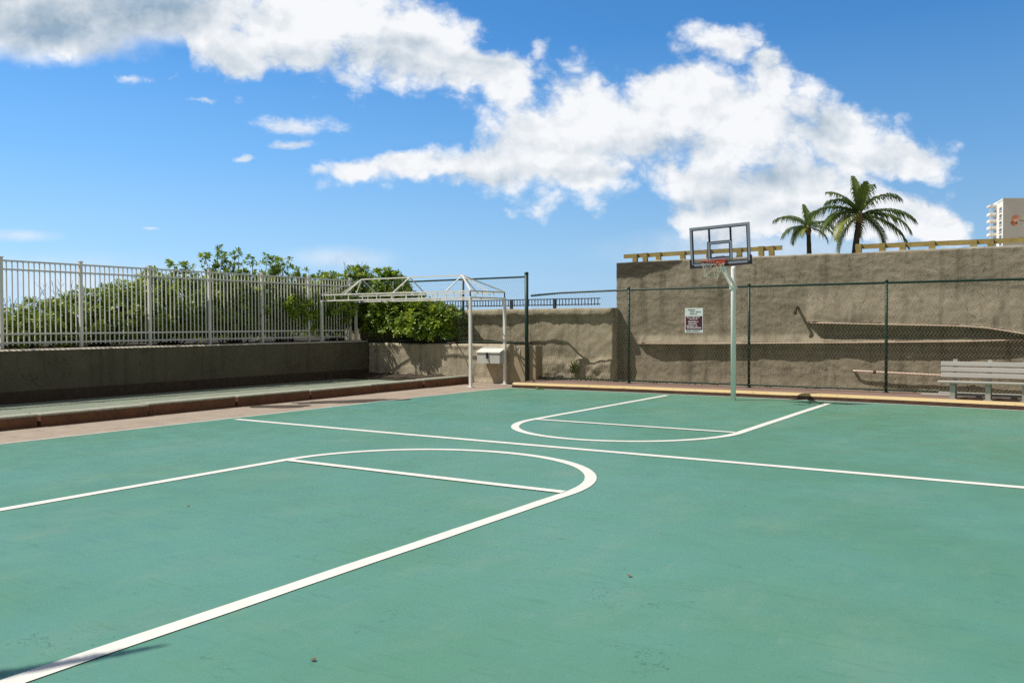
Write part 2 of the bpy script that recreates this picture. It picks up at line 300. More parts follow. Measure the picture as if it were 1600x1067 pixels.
# ------------------------------------------------------------------ helpers
def tag(o, label=None, cat=None, group=None, kind=None):
    for k, x in (('label', label), ('category', cat), ('group', group), ('kind', kind)):
        if x: o[k] = x
    return o
def origin(o):
    p = Vector((0, 0, 0))
    while o is not None: p += o.location; o = o.parent
    return p
class MB:
    def __init__(s): s.v = []; s.f = []; s.t = []; s.sm = []
    def add(s, vs, fs, tint=None, smooth=False):
        k = len(s.v); s.v += [tuple(x) for x in vs]; s.f += [tuple(i+k for i in q) for q in fs]
        s.t += [tint or (1, 1, 1)]*len(fs); s.sm += [smooth]*len(fs); return s
    def box(s, x0, x1, y0, y1, z0, z1, mtx=None, bev=0.):
        if bev:
            b = bev; vs = []; idx = {}
            for i, x in enumerate((x0, x1)):
                for j, y in enumerate((y0, y1)):
                    for k, z in enumerate((z0, z1)):
                        sx, sy_, sz = (1, -1)[i], (1, -1)[j], (1, -1)[k]
                        idx[i, j, k, 0] = len(vs); vs.append((x, y+sy_*b, z+sz*b))
                        idx[i, j, k, 1] = len(vs); vs.append((x+sx*b, y, z+sz*b))
                        idx[i, j, k, 2] = len(vs); vs.append((x+sx*b, y+sy_*b, z))
            fs = []
            for i in (0, 1):
                q = [idx[i, 0, 0, 0], idx[i, 1, 0, 0], idx[i, 1, 1, 0], idx[i, 0, 1, 0]]; fs.append(q if i else q[::-1])
                q = [idx[0, i, 0, 1], idx[1, i, 0, 1], idx[1, i, 1, 1], idx[0, i, 1, 1]]; fs.append(q[::-1] if i else q)
                q = [idx[0, 0, i, 2], idx[1, 0, i, 2], idx[1, 1, i, 2], idx[0, 1, i, 2]]; fs.append(q if i else q[::-1])
            for i in (0, 1):
                for j in (0, 1):
                    fs.append([idx[i, j, 0, 0], idx[i, j, 1, 0], idx[i, j, 1, 1], idx[i, j, 0, 1]])
                    fs.append([idx[i, 0, j, 0], idx[i, 1, j, 0], idx[i, 1, j, 2], idx[i, 0, j, 2]])
                    fs.append([idx[0, i, j, 1], idx[1, i, j, 1], idx[1, i, j, 2], idx[0, i, j, 2]])
                    for k in (0, 1): fs.append([idx[i, j, k, 0], idx[i, j, k, 1], idx[i, j, k, 2]])
        else:
            vs = [(x0, y0, z0), (x1, y0, z0), (x1, y1, z0), (x0, y1, z0), (x0, y0, z1), (x1, y0, z1), (x1, y1, z1), (x0, y1, z1)]
            fs = [(0, 3, 2, 1), (4, 5, 6, 7), (0, 1, 5, 4), (1, 2, 6, 5), (2, 3, 7, 6), (3, 0, 4, 7)]
        if mtx is not None: vs = [mtx @ Vector(q) for q in vs]
        return s.add(vs, fs)
    def bar(s, a, b, wx, wz, up=(0, 0, 1)):
        """rectangular bar from a to b"""
        a, b = Vector(a), Vector(b); d = (b-a); ln = d.length; d.normalize(); u_ = Vector(up)
        if abs(d.dot(u_)) > .98: u_ = Vector((0, 1, 0))
        x = d.cross(u_).normalized(); z = x.cross(d)
        vs = [p+x*i*wx/2+z*j*wz/2 for p in (a, b) for i, j in ((-1, -1), (1, -1), (1, 1), (-1, 1))]
        return s.add(vs, [(3, 2, 1, 0), (4, 5, 6, 7), (0, 1, 5, 4), (1, 2, 6, 5), (2, 3, 7, 6), (3, 0, 4, 7)])
    def tube(s, pts, r, n=8, cap=True, tint=None):
        pts = [Vector(p) for p in pts]; rs = r if isinstance(r, (list, tuple)) else [r]*len(pts)
        vs = []; prev = None
        for i, p in enumerate(pts):
            d = (pts[min(i+1, len(pts)-1)]-pts[max(i-1, 0)]).normalized()
            if prev is None:
                x = d.cross(Vector((0, 0, 1)) if abs(d.z) < .9 else Vector((0, 1, 0))).normalized()
            else: x = (prev-d*prev.dot(d)).normalized()
            prev = x; y = d.cross(x)
            vs += [p+(x*math.cos(k*2*math.pi/n)+y*math.sin(k*2*math.pi/n))*rs[i] for k in range(n)]
        fs = [(i*n+k, i*n+(k+1) % n, (i+1)*n+(k+1) % n, (i+1)*n+k) for i in range(len(pts)-1) for k in range(n)]
        s.add(vs, fs, tint, n > 5)
        if cap: s.f += [tuple(len(s.v)-len(vs)+k for k in range(n))[::-1], tuple(len(s.v)-n+k for k in range(n))]; s.t += [tint or (1, 1, 1)]*2; s.sm += [False]*2
        return s
    def build(s, name, m, parent=None, tint=False):
        o3 = origin(parent) if parent else Vector((0, 0, 0))
        me = bpy.data.meshes.new(name); me.from_pydata([(a-o3.x, b-o3.y, c-o3.z) for a, b, c in s.v], [], s.f)
        me.polygons.foreach_set('use_smooth', s.sm)
        if tint:
            at = me.attributes.new('tint', 'FLOAT_COLOR', 'FACE'); fl_ = []
            for q in s.t: fl_ += [*q, 1]
            at.data.foreach_set('color', fl_)
        me.materials.append(m); me.update()
        o = bpy.data.objects.new(name, me); COL.objects.link(o)
        if parent: o.parent = parent
        return o
def thing(name, loc, label, cat, group=None):
    o = bpy.data.objects.new(name, None); o.location = loc; o.empty_display_size = .2; COL.objects.link(o)
    return tag(o, label, cat, group)
def copy_tree(o, parent=None):
    c = o.copy(); COL.objects.link(c); c.parent = parent
    for ch in list(o.children): copy_tree(ch, c)
    return c
def struct(name, mb, m): return tag(mb.build(name, m), kind='structure')

# ------------------------------------------------------------------ setting: ground, court, strips
g = MB(); g.add([(-3000, -3000, -.03), (3000, -3000, -.03), (3000, 3000, -.03), (-3000, 3000, -.03)], [(0, 1, 2, 3)]); struct('ground', g, M_ground)
XE = 6.0
CURB = [(-11.86, 18.40), (-8.6, 18.62), (-5.5, 18.62), (-3., 18.58), (-.7, 18.36), (XE, 18.1)]      # foot of the painted kerb
c = MB(); vs = [(-12.22, -7, 0), (XE, -7, 0)] + [(x, y, 0) for x, y in CURB[::-1]] + [(-12.0, 17.9, 0), (-12.12, 15, 0)]
c.add(vs, [tuple(range(len(vs)))]); struct('court', c, M_court)
st = MB(); st.add([(-13.9, -7, -.006), (-11.8, -7, -.006), (-11.8, 19.7, -.006), (-13.9, 19.7, -.006)], [(0, 1, 2, 3)]); struct('concrete_path', st, M_strip)
# pale worn line round the court's edge
e = MB()
ev = [(-12.22, -7), (-12.22, 6), (-12.17, 10), (-12.14, 14), (-12.05, 17.0), (-11.9, 18.2)]
for (a, b) in zip(ev, ev[1:]):
    wd = .05; e.add([(a[0]-wd/2, a[1], .004), (a[0]+wd/2, a[1], .004), (b[0]+wd/2, b[1], .004), (b[0]-wd/2, b[1], .004)], [(0, 1, 2, 3)])
for (a, b) in zip(CURB, CURB[1:]):
    e.add([(a[0], a[1]-.11, .004), (b[0], b[1]-.11, .004), (b[0], b[1]-.015, .004), (a[0], a[1]-.015, .004)], [(0, 1, 2, 3)])
struct('court_edge_line', e, M_edge)
# painted lines
def ribbon(mb, pts, wd, z=.005):
    pts = [Vector((*p, 0)) for p in pts]; vs = []
    for i, p in enumerate(pts):
        d = (pts[min(i+1, len(pts)-1)]-pts[max(i-1, 0)]).normalized(); q = Vector((-d.y, d.x, 0))
        jw = wd*(1+.06*mn.noise(Vector((p.x*2, p.y*2, 0)))); j = q*.008*mn.noise(Vector((p.x*1.3, p.y*1.3, 5)))
        vs += [(p+j+q*jw/2)+Vector((0, 0, z)), (p+j-q*jw/2)+Vector((0, 0, z))]
    mb.add(vs, [(2*i+1, 2*i+3, 2*i+2, 2*i) for i in range(len(pts)-1)])
def dense(pts, step=.25):
    out = []
    for a, b in zip(pts, pts[1:]):
        k = max(1, int(math.dist(a, b)/step)); out += [(a[0]+(b[0]-a[0])*i/k, a[1]+(b[1]-a[1])*i/k) for i in range(k)]
    return out+[pts[-1]]
def key(xc, yf, sgn, r, yb, lw):
    mb = MB(); arc = [(xc+r*math.cos(t), yf+sgn*1.86*math.sin(t)) for t in [math.pi*i/40 for i in range(41)]]
    ribbon(mb, dense([(xc+r, yb)]+[arc[0]])[:-1]+arc+dense([arc[-1], (xc-r, yb)])[1:], lw, .005)
    ribbon(mb, dense([(xc-r+lw/2, yf), (xc+r-lw/2, yf)]), lw*.95, .009)
    return mb
struct('free_throw_line', key(-5.92, 7.2, 1, 1.92, 1.2, .125), M_line)
struct('free_throw_line', key(-5.86, 12.48, -1, 1.76, 18.2, .125), M_line)
m = MB(); ribbon(m, dense([(-11.95, 9.89), (-8.6, 9.82), (-4, 9.80), (-.4, 9.76), (XE, 9.7)]), .135); struct('center_line', m, M_line)
# irregular dark brown patches on the path
def blotch(cx, cy_, rx, ry, rot, sd):
    mb = MB(); k = 48; vs = [(cx, cy_, .003)]
    for i in range(k):
        t = 2*math.pi*i/k; rr = 1+.45*mn.noise(Vector((math.cos(t)*1.6+sd, math.sin(t)*1.6, sd)))+.15*mn.noise(Vector((math.cos(t)*6+sd, math.sin(t)*6, sd)))
        x, y = rx*rr*math.cos(t), ry*rr*math.sin(t)
        vs.append((cx+x*math.cos(rot)-y*math.sin(rot), cy_+x*math.sin(rot)+y*math.cos(rot), .003))
    mb.add(vs, [(0, i+1, (i+1) % k+1) for i in range(k)]); return mb
struct('dark_patch', blotch(-13.12, 11.95, .62, .26, .62, 3.3), M_dpatch)
struct('dark_patch', blotch(-12.72, 13.5, 1.2, .33, .93, 8.1), M_dpatch)

# planter strip on the left
p = MB()
p.add([(-18.3, -7, .045), (-15.62, -7, .045), (-15.62, 19.7, .045), (-18.3, 19.7, .045)], [(0, 1, 2, 3)])
p.add([(-15.50, -7, .05), (-14.1, -7, .05), (-14.1, 19.7, .05), (-15.50, 19.7, .05)], [(0, 1, 2, 3)])
struct('green_path', p, M_pad)
kb = MB().box(-14.12, -13.8, .02, 1.93, -.02, .205, bev=.018)
k0 = thing('kerb_block', (-13.96, 0, 0), 'long brown kerb block with pale top in the row edging the left planter strip', 'kerb block', 'kerb blocks along the planter')
kb = MB().box(-14.12, -13.8, .02, 1.93, -.02, .165, bev=.006).build('block', M_kface, k0)
kt = MB().box(-14.12, -13.798, .02, 1.93, .166, .205, bev=.012).build('top_face', M_ktop, k0)
for i in range(1, 13):
    q = copy_tree(k0); q.location = (-13.96+.02*math.sin(i*2.3), 19.25-1.95*i, .008*math.sin(i*1.7)); q.rotation_euler.z = .008*math.sin(i*3.1)
k0.location = (-13.96, 19.25-1.95*13, 0)

# platform with painted kerb on the right
pl = MB(); top = [(x, y, .128) for x, y in CURB]; inn = [(x, y+.16, .128) for x, y in CURB]
bk = [(x, 20.1, .128) for x, y in CURB]
pl.add(inn+bk, [(i, i+1, len(CURB)+i+1, len(CURB)+i) for i in range(len(CURB)-1)])
struct('platform', pl, M_plat)
kf = MB()
for (a, b) in zip(CURB, CURB[1:]): kf.add([(a[0], a[1], -.01), (b[0], b[1], -.01), (b[0], b[1], .082), (a[0], a[1], .082)], [(0, 1, 2, 3)])
kf.add([(-11.86, 18.40, -.01), (-11.86, 20.1, -.01), (-11.86, 20.1, .128), (-11.86, 18.40, .128)], [(3, 2, 1, 0)])
struct('kerb_face', kf, M_kdark)
ky = MB()
for (a, b) in zip(CURB, CURB[1:]):
    k = max(1, int((b[0]-a[0])/.3))
    for i in range(k):
        t0, t1 = i/k, (i+1)/k; P = [Vector((a[0]+(b[0]-a[0])*t, a[1]+(b[1]-a[1])*t, 0)) for t in (t0, t1)]
        wv_ = [.165+.02*mn.noise(Vector((q.x*2, 3, 0))) for q in P]; dz = [.012*mn.noise(Vector((q.x*3, 9, 0))) for q in P]
        z0_ = [.080+d_ for d_ in dz]
        ky.add([(P[0].x, P[0].y-.002, z0_[0]), (P[1].x, P[1].y-.002, z0_[1]), (P[1].x, P[1].y+.04, .130), (P[0].x, P[0].y+.04, .130),
                (P[1].x, P[1].y+wv_[1], .134), (P[0].x, P[0].y+wv_[0], .134)], [(0, 1, 2, 3), (3, 2, 4, 5)])
struct('kerb_paint', ky, M_yellow)
gv = MB(); gv.add([(-12.6, 20.1, .10), (XE+3, 20.1, .10), (XE+3, 20.9, .10), (-12.6, 20.9, .10)], [(0, 1, 2, 3)])
gv.add([(-19.5, 19.95, .10), (-11.9, 19.95, .10), (-11.9, 20.1, .10), (-19.5, 20.1, .10)], [(0, 1, 2, 3)])
gv.add([(-19.5, 20.1, .10), (-12.6, 20.1, .10), (-12.6, 20.6, .10), (-19.5, 20.6, .10)], [(0, 1, 2, 3)])
struct('gravel_ground', gv, M_gravel)
# raised ground behind the walls
t = MB().box(-60, -18.02, -30, 19.93, -.2, 1.13); t.box(-60, -19.5, 19.94, 60, -.2, 1.12); struct('dune_ground', t, M_soil)
t = MB().box(-19.48, -10.3, 20.80, 70, -.1, 1.5); struct('terrace_ground', t, M_ground)
t = MB().box(-10.28, 60, 21.2, 90, -.1, 3.12); struct('upper_ground', t, M_ground)

# ------------------------------------------------------------------ walls
lw = thing('garden_wall', (-17.95, 6, 0), 'long olive painted wall in shade below the white picket fence', 'wall')
m = MB().box(-18.0, -17.75, -7, 19.6, .285, 1.095); m.build('wall_body', M_lwall, lw)
MB().box(-18.0, -17.735, -7, 19.597, 0, .284).build('base_course', M_brick, lw)
m = MB()
for i in range(70):
    y0 = -7+i*.38; zz = 1.125+.012*mn.noise(Vector((y0*.8, 0, 3)))
    y1 = min(y0+.38, 19.6); xf = -17.735; vs = [(x, y, z) for y in (y0, y1) for x, z in ((-18.02, 1.096), (xf, 1.096), (xf, 1.098), (xf-.045, zz), (-18.02, zz))]
    m.add(vs, [(0, 1, 6, 5), (1, 2, 7, 6), (2, 3, 8, 7), (3, 4, 9, 8), (4, 0, 5, 9), (4, 3, 2, 1, 0), (5, 6, 7, 8, 9)])
m.build('coping', M_cap, lw)

def relief_wall(name, x0, x1, z0, ztop, yf, thick, step, depth, m, parent, damp=None):
    """front face is a height field: depth(x, z) is how far it stands out towards the court"""
    nx = int((x1-x0)/step); nz_ = int((ztop(0)-z0)/step); vs = []; fs = []; dm = []
    for i in range(nx+1):
        x = x0+(x1-x0)*i/nx; zt = ztop(x)
        for j in range(nz_+1):
            z = z0+(zt-z0)*j/nz_; vs.append((x, yf-depth(x, z), z)); dm.append(damp(x, z) if damp else 0)
    n1 = nz_+1
    for i in range(nx):
        for j in range(nz_): fs.append((i*n1+j, (i+1)*n1+j, (i+1)*n1+j+1, i*n1+j+1))
    k = len(vs)
    for i in range(nx+1): x = x0+(x1-x0)*i/nx; vs.append((x, yf+thick, ztop(x))); dm.append(dm[i*n1+nz_])
    for i in range(nx): fs.append((i*n1+nz_, (i+1)*n1+nz_, k+i+1, k+i))
    k2 = len(vs)
    for xx, col in ((x0, 0), (x1, nx)):
        b0 = len(vs)
        for j in range(nz_+1): vs.append((xx, yf+thick, z0+(ztop(xx)-z0)*j/nz_)); dm.append(dm[col*n1+j])
        for j in range(nz_):
            q = (col*n1+j, col*n1+j+1, b0+j+1, b0+j); fs.append(q if col == 0 else q[::-1])
    mb = MB(); mb.add(vs, fs, None, True); o = mb.build(name, m, parent)
    if damp:
        a = o.data.attributes.new('damp', 'FLOAT', 'POINT'); a.data.foreach_set('value', dm)
    return o
def ss(a, b, x):
    t_ = max(0, min(1, (x-a)/(b-a))); return t_*t_*(3-2*t_)
def fb_(x, z, s, o=4): return mn.fractal(Vector((x*s, z*s, 1.7)), 1.0, 2.0, o)
def pw(pts, x):
    if x <= pts[0][0]: return pts[0][1]
    for (a, b), (c_, d) in zip(pts, pts[1:]):
        if x <= c_: return b+(d-b)*(x-a)/(c_-a)
    return pts[-1][1]
LEDGE = [([(-5.16, 1.60), (-3.5, 1.555), (-2.0, 1.52), (-1.5, 1.475), (-.86, 1.36), (0.5, 1.2), (7, 1.1)], -5.16, .20, .9),
         ([(-9.45, 1.08), (-7.7, 1.09), (-4.66, 1.14), (-2.0, 1.19), (-.9, 1.235), (7, 1.3)], -9.45, .135, .24)]
def tall_depth(x, z):
    d = .018*fb_(x*.8, z*1.3, 1.3)+.009*fb_(x+.7*z, z*1.6, 5, 4)+.006*fb_(x, z, 14, 3)
    for pts, xs, pr, reach in LEDGE:
        zl = pw(pts, x)+.006*mn.noise(Vector((x*3, 0, 1))); a = ss(xs-.1, xs+.12, x)
        if z > zl: d += a*(pr*(1-ss(0, reach, z-zl))*.95+.018*(1-ss(.02, .05, z-zl)))
        else: d -= a*.02*(1-ss(0, .5, zl-z))
    d += .02*ss(.35, .1, z)
    return d
def damp(x, z):
    zb = pw([(-10.1, 2.79), (-9.5, 2.80), (-9.0, 2.88), (-8.65, 2.97), (-8.35, 3.12), (-8.15, 3.3)], x)+.06*fb_(x, z, 4)
    return ss(-.03, .03, z-zb)*(1 if x < -8.1 else 0)
tw = thing('retaining_wall', (-2, 20.9, 0), 'tall rough brown stucco wall behind the basketball hoop, with yellow timber rails on top', 'wall')
relief_wall('wall_face', -10.12, XE+3, 0, lambda x: 3.2+.012*mn.noise(Vector((x*.9, 0, 0)))-.012*(x+10)*.3, 20.8, .35, .032, tall_depth, M_tall, tw, damp)
m = MB()
for i in range(42):
    xa = -9.2+i*.36
    if mn.noise(Vector((xa*.55, 2, 0))) > -.22:
        zt = 3.2-.0036*(xa+10)+.008
        m.box(xa, xa+.34+.1*rnd.random(), 20.83+.05*rnd.random(), 21.1, zt-.004, zt+.012+.035*max(0, mn.noise(Vector((xa*2.2, 8, 0))))+.0005*(i % 7))
m.build('flashing', M_tarp, tw)

def low_depth(x, z):
    d = .028*fb_(x, z, 1.1)+.012*fb_(x-.5*z, z, 4.5, 4)+.004*fb_(x, z, 16, 3)
    zl = 1.82+.05*fb_(x*1.0, .3, 1.2)+.03*fb_(x, 1, 3.5); d += .095*ss(zl-.03, zl+.01, z)*(1-.4*ss(1.95, 2.05, z))
    d += (.10+.05*fb_(x, z, 5))*ss(.75, .45, z+.15*fb_(x, 3, 2.))*ss(-13.2, -11.6, x)
    return d
bw = thing('retaining_wall', (-14, 20.6, 0), 'lower rough stucco wall seen through the fence, below the dark railing', 'wall')
relief_wall('wall_face', -19.48, -10.06, 0, lambda x: 2.02+.016*mn.noise(Vector((x*1.3, 4, 0))), 20.46, .32, .045, low_depth, M_back, bw)

fwl = thing('planter_wall', (-15, 19.75, 0), 'low weathered concrete wall holding the grey metal box', 'wall')
def fw_depth(x, z): return .016*fb_(x, z, 1.8)+.008*fb_(x, z, 7, 4)+.035*ss(.13, .02, z)+.03*ss(.92, 1.0, z)*(1-ss(1.0, 1.06, z))
relief_wall('wall_face', -17.75, -12.72, 0, lambda x: 1.055+.014*fb_(x, 0, 2.5), 19.62, .28, .045, fw_depth, M_low, fwl)
MB().box(-12.715, -11.87, 19.58, 19.93, 0, 1.035, bev=.012).build('end_pillar', M_pillar, fwl)
MB().tube([(-12.36, 19.575, .72), (-12.36, 19.575, .95)], .014, 6).tube([(-12.36, 19.575, .94), (-12.5, 19.575, 1.0)], .012, 6).build('bracket', M_benchm, fwl)

# ------------------------------------------------------------------ white picket fence
XF = -18.28
pf = thing('picket_fence', (XF, 12, 1.13), 'long white metal picket fence standing on top of the olive wall', 'fence')
posts = [19.40-1.69*i for i in range(0, 13)]
for y in posts:
    m = MB().box(XF-.034, XF+.034, y-.034, y+.034, 1.12, 2.985, bev=.004); m.box(XF-.042, XF+.042, y-.042, y+.042, 2.985, 3.005); m.build('post', M_white, pf)
for y0 in posts[1:]:
    m = MB(); y1 = y0+1.69
    for z in (2.925, 2.75, 1.435, 1.25): m.box(XF-.016, XF+.016, y0+.036, y1-.036, z-.018, z+.018)
    for k in range(1, 15): yy = y0+k*1.69/15; m.box(XF-.0105, XF+.0105, yy-.0105, yy+.0105, 1.195, 2.945)
    m.build('picket_panel', M_white, pf)

# ------------------------------------------------------------------ chain link fences
def chain(mb, x0, x1, y, z0, z1, dx=.072, r=.0040):
    n = int((z1-z0)/(dx*.98)); k = int((x1-x0)/dx)
    for i in range(k):
        xa = x0+i*dx; pts = []
        for j in range(n+1):
            o = dx*1.04 if (j % 2) else 0
            pts.append((xa+o, y+(.004 if j % 2 else -.004), z0+(z1-z0)*j/n))
        mb.tube(pts, r, 3, False)
YC = 19.72
cf = thing('chain_link_fence', (-6, YC, .128), 'green chain link fence along the right end of the court behind the hoop', 'fence')
for x in (-9.26, -6.25, -3.32, -.38, 2.56, 5.5):
    m = MB().tube([(x, YC, .12), (x, YC, 2.47)], .032, 10); m.tube([(x, YC, 2.45), (x, YC, 2.50), (x, YC, 2.515)], [.038, .036, .012], 10); m.tube([(x, YC, .128), (x, YC, .15)], .06, 10); m.build('post', M_green, cf)
m = MB().tube([(-12.1, YC, 2.35), (-11.2, YC, 2.405), (-9.26, YC, 2.44), (XE, YC, 2.45)], .024, 8); m.build('top_rail', M_green, cf)
m = MB().tube([(-12.1, YC, .195), (XE, YC, .185)], .020, 8); m.build('bottom_rail', M_green, cf)
m = MB(); chain(m, -12.08, XE, YC-.03, .19, 2.42); m.build('wire_mesh', M_wire, cf)
c2 = thing('chain_link_fence', (-15, 19.8, 1.06), 'taller green chain link fence standing on the low wall behind the canopy frame', 'fence')
m = MB().tube([(-12.12, 19.53, 0), (-12.12, 19.53, 2.93)], .05, 12); m.tube([(-12.12, 19.53, 2.92), (-12.12, 19.53, 2.955), (-12.12, 19.53, 2.975)], [.058, .055, .015], 12); m.build('corner_post', M_green, c2)
YB = 19.78
for x in (-14.36, -16.9): MB().tube([(x, YB, 1.0), (x, YB, 2.86)], .032, 10).build('post', M_green, c2)
MB().tube([(-12.12, YB-.2, 2.86), (-12.4, YB, 2.86), (-18.2, YB, 2.84)], .024, 8).build('top_rail', M_green, c2)
MB().tube([(-12.12, YB-.2, 1.12), (-12.4, YB, 1.11), (-18.2, YB, 1.12)], .020, 8).build('bottom_rail', M_green, c2)
m = MB(); chain(m, -18.1, -12.15, YB-.03, 1.11, 2.84); m.build('wire_mesh', M_wire, c2)

# ------------------------------------------------------------------ dark railing on the terrace
rl = thing('metal_railing', (-16, 25, 1.5), 'dark metal railing with short balusters above the lower stucco wall', 'railing')
for x in (-22.5, -20.2, -17.9, -16.12, -14.42): MB().box(x-.045, x+.045, 24.96, 25.04, 1.45, 2.44).build('post', M_blackm, rl)
for z in (2.425, 2.235): MB().bar((-22.6, 25, z), (-12.74, 25, z-.004), .03, .03).build('rail', M_blackm, rl)
m = MB(); x = -22.5
while x < -12.78: m.box(x-.011, x+.011, 24.99, 25.01, 2.2, 2.43); x += .118
m.build('balusters', M_blackm, rl)

# ------------------------------------------------------------------ timber rails on the tall wall
def timber(x0, x1, z0, z1, label, xs):
    tr = thing('timber_rail', ((x0+x1)/2, 21.0, 3.2), label, 'railing')
    MB().bar((x0, 21.0, z0), (x1, 21.0, z1), .045, .105).build('rail', M_wood, tr)
    for q in xs:
        zc = z0+(z1-z0)*(q-x0)/(x1-x0); mm = Matrix.Translation((q, 20.93, 0)) @ Matrix.Rotation(rnd.uniform(-.05, .05), 4, 'Y')
        MB().box(-.06, .06, -.045, .045, 3.14, zc+.045+.012*rnd.random(), mm).build('post', M_wood, tr)
timber(-10.0, -5.86, 3.375, 3.40, 'short yellow timber rail on the wall top behind the backboard', (-9.75, -9.32, -8.83, -8.22, -7.5, -6.75, -6.3, -5.95))
timber(-4.2, 6.5, 3.335, 3.25, 'longer yellow timber rail on the wall top in front of the tower block', (-4.13, -3.72, -3.12, -2.56, -1.95, -1.38, -.7, 0., .7, 1.5, 2.4, 3.3, 4.2, 5.1, 6.))

# ------------------------------------------------------------------ pipes and sign on the wall
pp = thing('pipe', (-3.3, 20.68, .52), 'thin pink pipe along the foot of the stucco wall behind the bench', 'pipe')
MB().tube([(-4.17, 20.82, .525), (-4.17, 20.70, .525), (-4.10, 20.68, .522), (-2.4, 20.68, .475), (0, 20.68, .42), (XE, 20.68, .3)], .024, 8).build('tube', M_pipe, pp)
for x in (-3.72, -1.9): MB().tube([(x-.03, 20.68, .51 if x < -3 else .465), (x+.03, 20.68, .51 if x < -3 else .464)], .036, 8).build('clamp', M_rust, pp)
MB().tube([(-4.17, 20.70, .525), (-4.17, 20.78, .525)], .034, 8).build('elbow', M_rust, pp)
for pts, xs, x1, lab in ((LEDGE[0][0], -5.1, 7., 'long pale pipe on the upper wall ledge running right from the rusty spout'), (LEDGE[1][0], -9.42, -.7, 'long thin pink pipe along the lower wall ledge behind the sign and pole')):
    P_ = []; x = xs
    while x <= x1: P_.append((x, 20.8-tall_depth(x, pw(pts, x)+.03)-.008, pw(pts, x)+.012)); x += .3
    q = MB().tube(P_, .015, 6); tag(q.build('pipe', M_pipe), lab, 'pipe')
ds = MB().tube([(-5.44, 20.85, 1.98), (-5.44, 20.62, 1.955), (-5.43, 20.57, 1.9), (-5.43, 20.56, 1.80)], .036, 8)
tag(ds.build('drain_spout', M_rust), 'short rusty drain spout sticking out of the tall stucco wall', 'pipe')

sg = thing('rules_sign', (-7.55, YC-.05, 1.4), 'white and maroon notice sign wired to the green fence', 'sign')
MB().box(-7.775, -7.325, YC-.058, YC-.05, 1.385, 1.965, bev=.003).build('panel', M_sgn, sg)
MB().box(-7.755, -7.345, YC-.0615, YC-.0585, 1.455, 1.775).build('maroon_field', M_sgm, sg)
m = MB(); m2 = MB()
def words(mb, xa, xb, z, h, y):
    x = xa
    while x < xb-.01:
        ln = min(rnd.uniform(.016, .03), xb-x); q = rnd.random()
        mb.box(x, x+ln*.8, y-.002, y, z-h/2, z+h/2*(1 if q > .3 else .6)); x += ln*(1.0 if q > .18 else 1.5)
for xa, xb, z in ((-7.72, -7.41, 1.752), (-7.67, -7.46, 1.708), (-7.69, -7.43, 1.645), (-7.68, -7.47, 1.594), (-7.73, -7.46, 1.543), (-7.72, -7.36, 1.499)): m = MB(); words(m, xa, xb, z, .03, YC-.0617); m.build('text_line', M_sgl, sg)
for xa, xb, z in ((-7.70, -7.52, 1.925), (-7.65, -7.53, 1.88), (-7.50, -7.38, 1.875), (-7.65, -7.47, 1.83), (-7.74, -7.40, 1.42)): m = MB(); words(m, xa, xb, z, .022, YC-.0582); m.build('text_line', M_sgk, sg)

# ------------------------------------------------------------------ canopy frame
YF, YK = 18.06, 19.48; XL, XR = -18.12, -12.89; XRB = -12.78
cn = thing('canopy_frame', (-15.5, 18.8, 0), 'bare white canopy frame with hipped roof bars and no cover', 'canopy frame')
for (x, y, z) in ((XL, YF, 1.12), (XL, YK, 1.12), (XR, YF, 0), (XRB, YK, 0)):
    m = MB().box(x-.036, x+.036, y-.036, y+.036, z, 2.30, bev=.006); m.box(x-.085, x+.085, y-.085, y+.085, z, z+.012); m.build('leg', M_white, cn)
cor = [(XL, YF), (XR, YF), (XRB, YK), (XL, YK)]
for nme, zz in (('upper_rail', 2.45), ('lower_rail', 2.285)):
    for a, b in zip(cor, cor[1:]+cor[:1]): MB().bar((*a, zz), (*b, zz), .035, .035).build(nme, M_white, cn)
for a, b in zip(cor, cor[1:]+cor[:1]):
    ln = math.dist(a, b); k = max(3, int(ln/.48))
    for i in range(k+1):
        x, y = a[0]+(b[0]-a[0])*i/k, a[1]+(b[1]-a[1])*i/k
        MB().bar((x, y, 2.30), (x, y, 2.435), .022, .022).build('spacer', M_white, cn)
ym = (YF+YK)/2; RL, RM, RR = (-17.22, ym, 2.90), (-15.45, ym, 2.90), (-13.66, ym, 2.90)
MB().bar(RL, RR, .034, .034).build('ridge', M_white, cn)
for a, b in ((RL, cor[0]), (RL, cor[3]), (RR, cor[1]), (RR, cor[2])): MB().bar(a, (*b, 2.46), .032, .032).build('hip_bar', M_white, cn)
for r_ in (RL, RM, RR):
    for y in (YF, YK): MB().bar(r_, (r_[0], y, 2.455), .026, .026).build('rafter', M_white, cn)
for r_, x in ((RL, XL), (RR, (XR+XRB)/2)): MB().bar(r_, (x, ym, 2.455), .026, .026).build('rafter', M_white, cn)

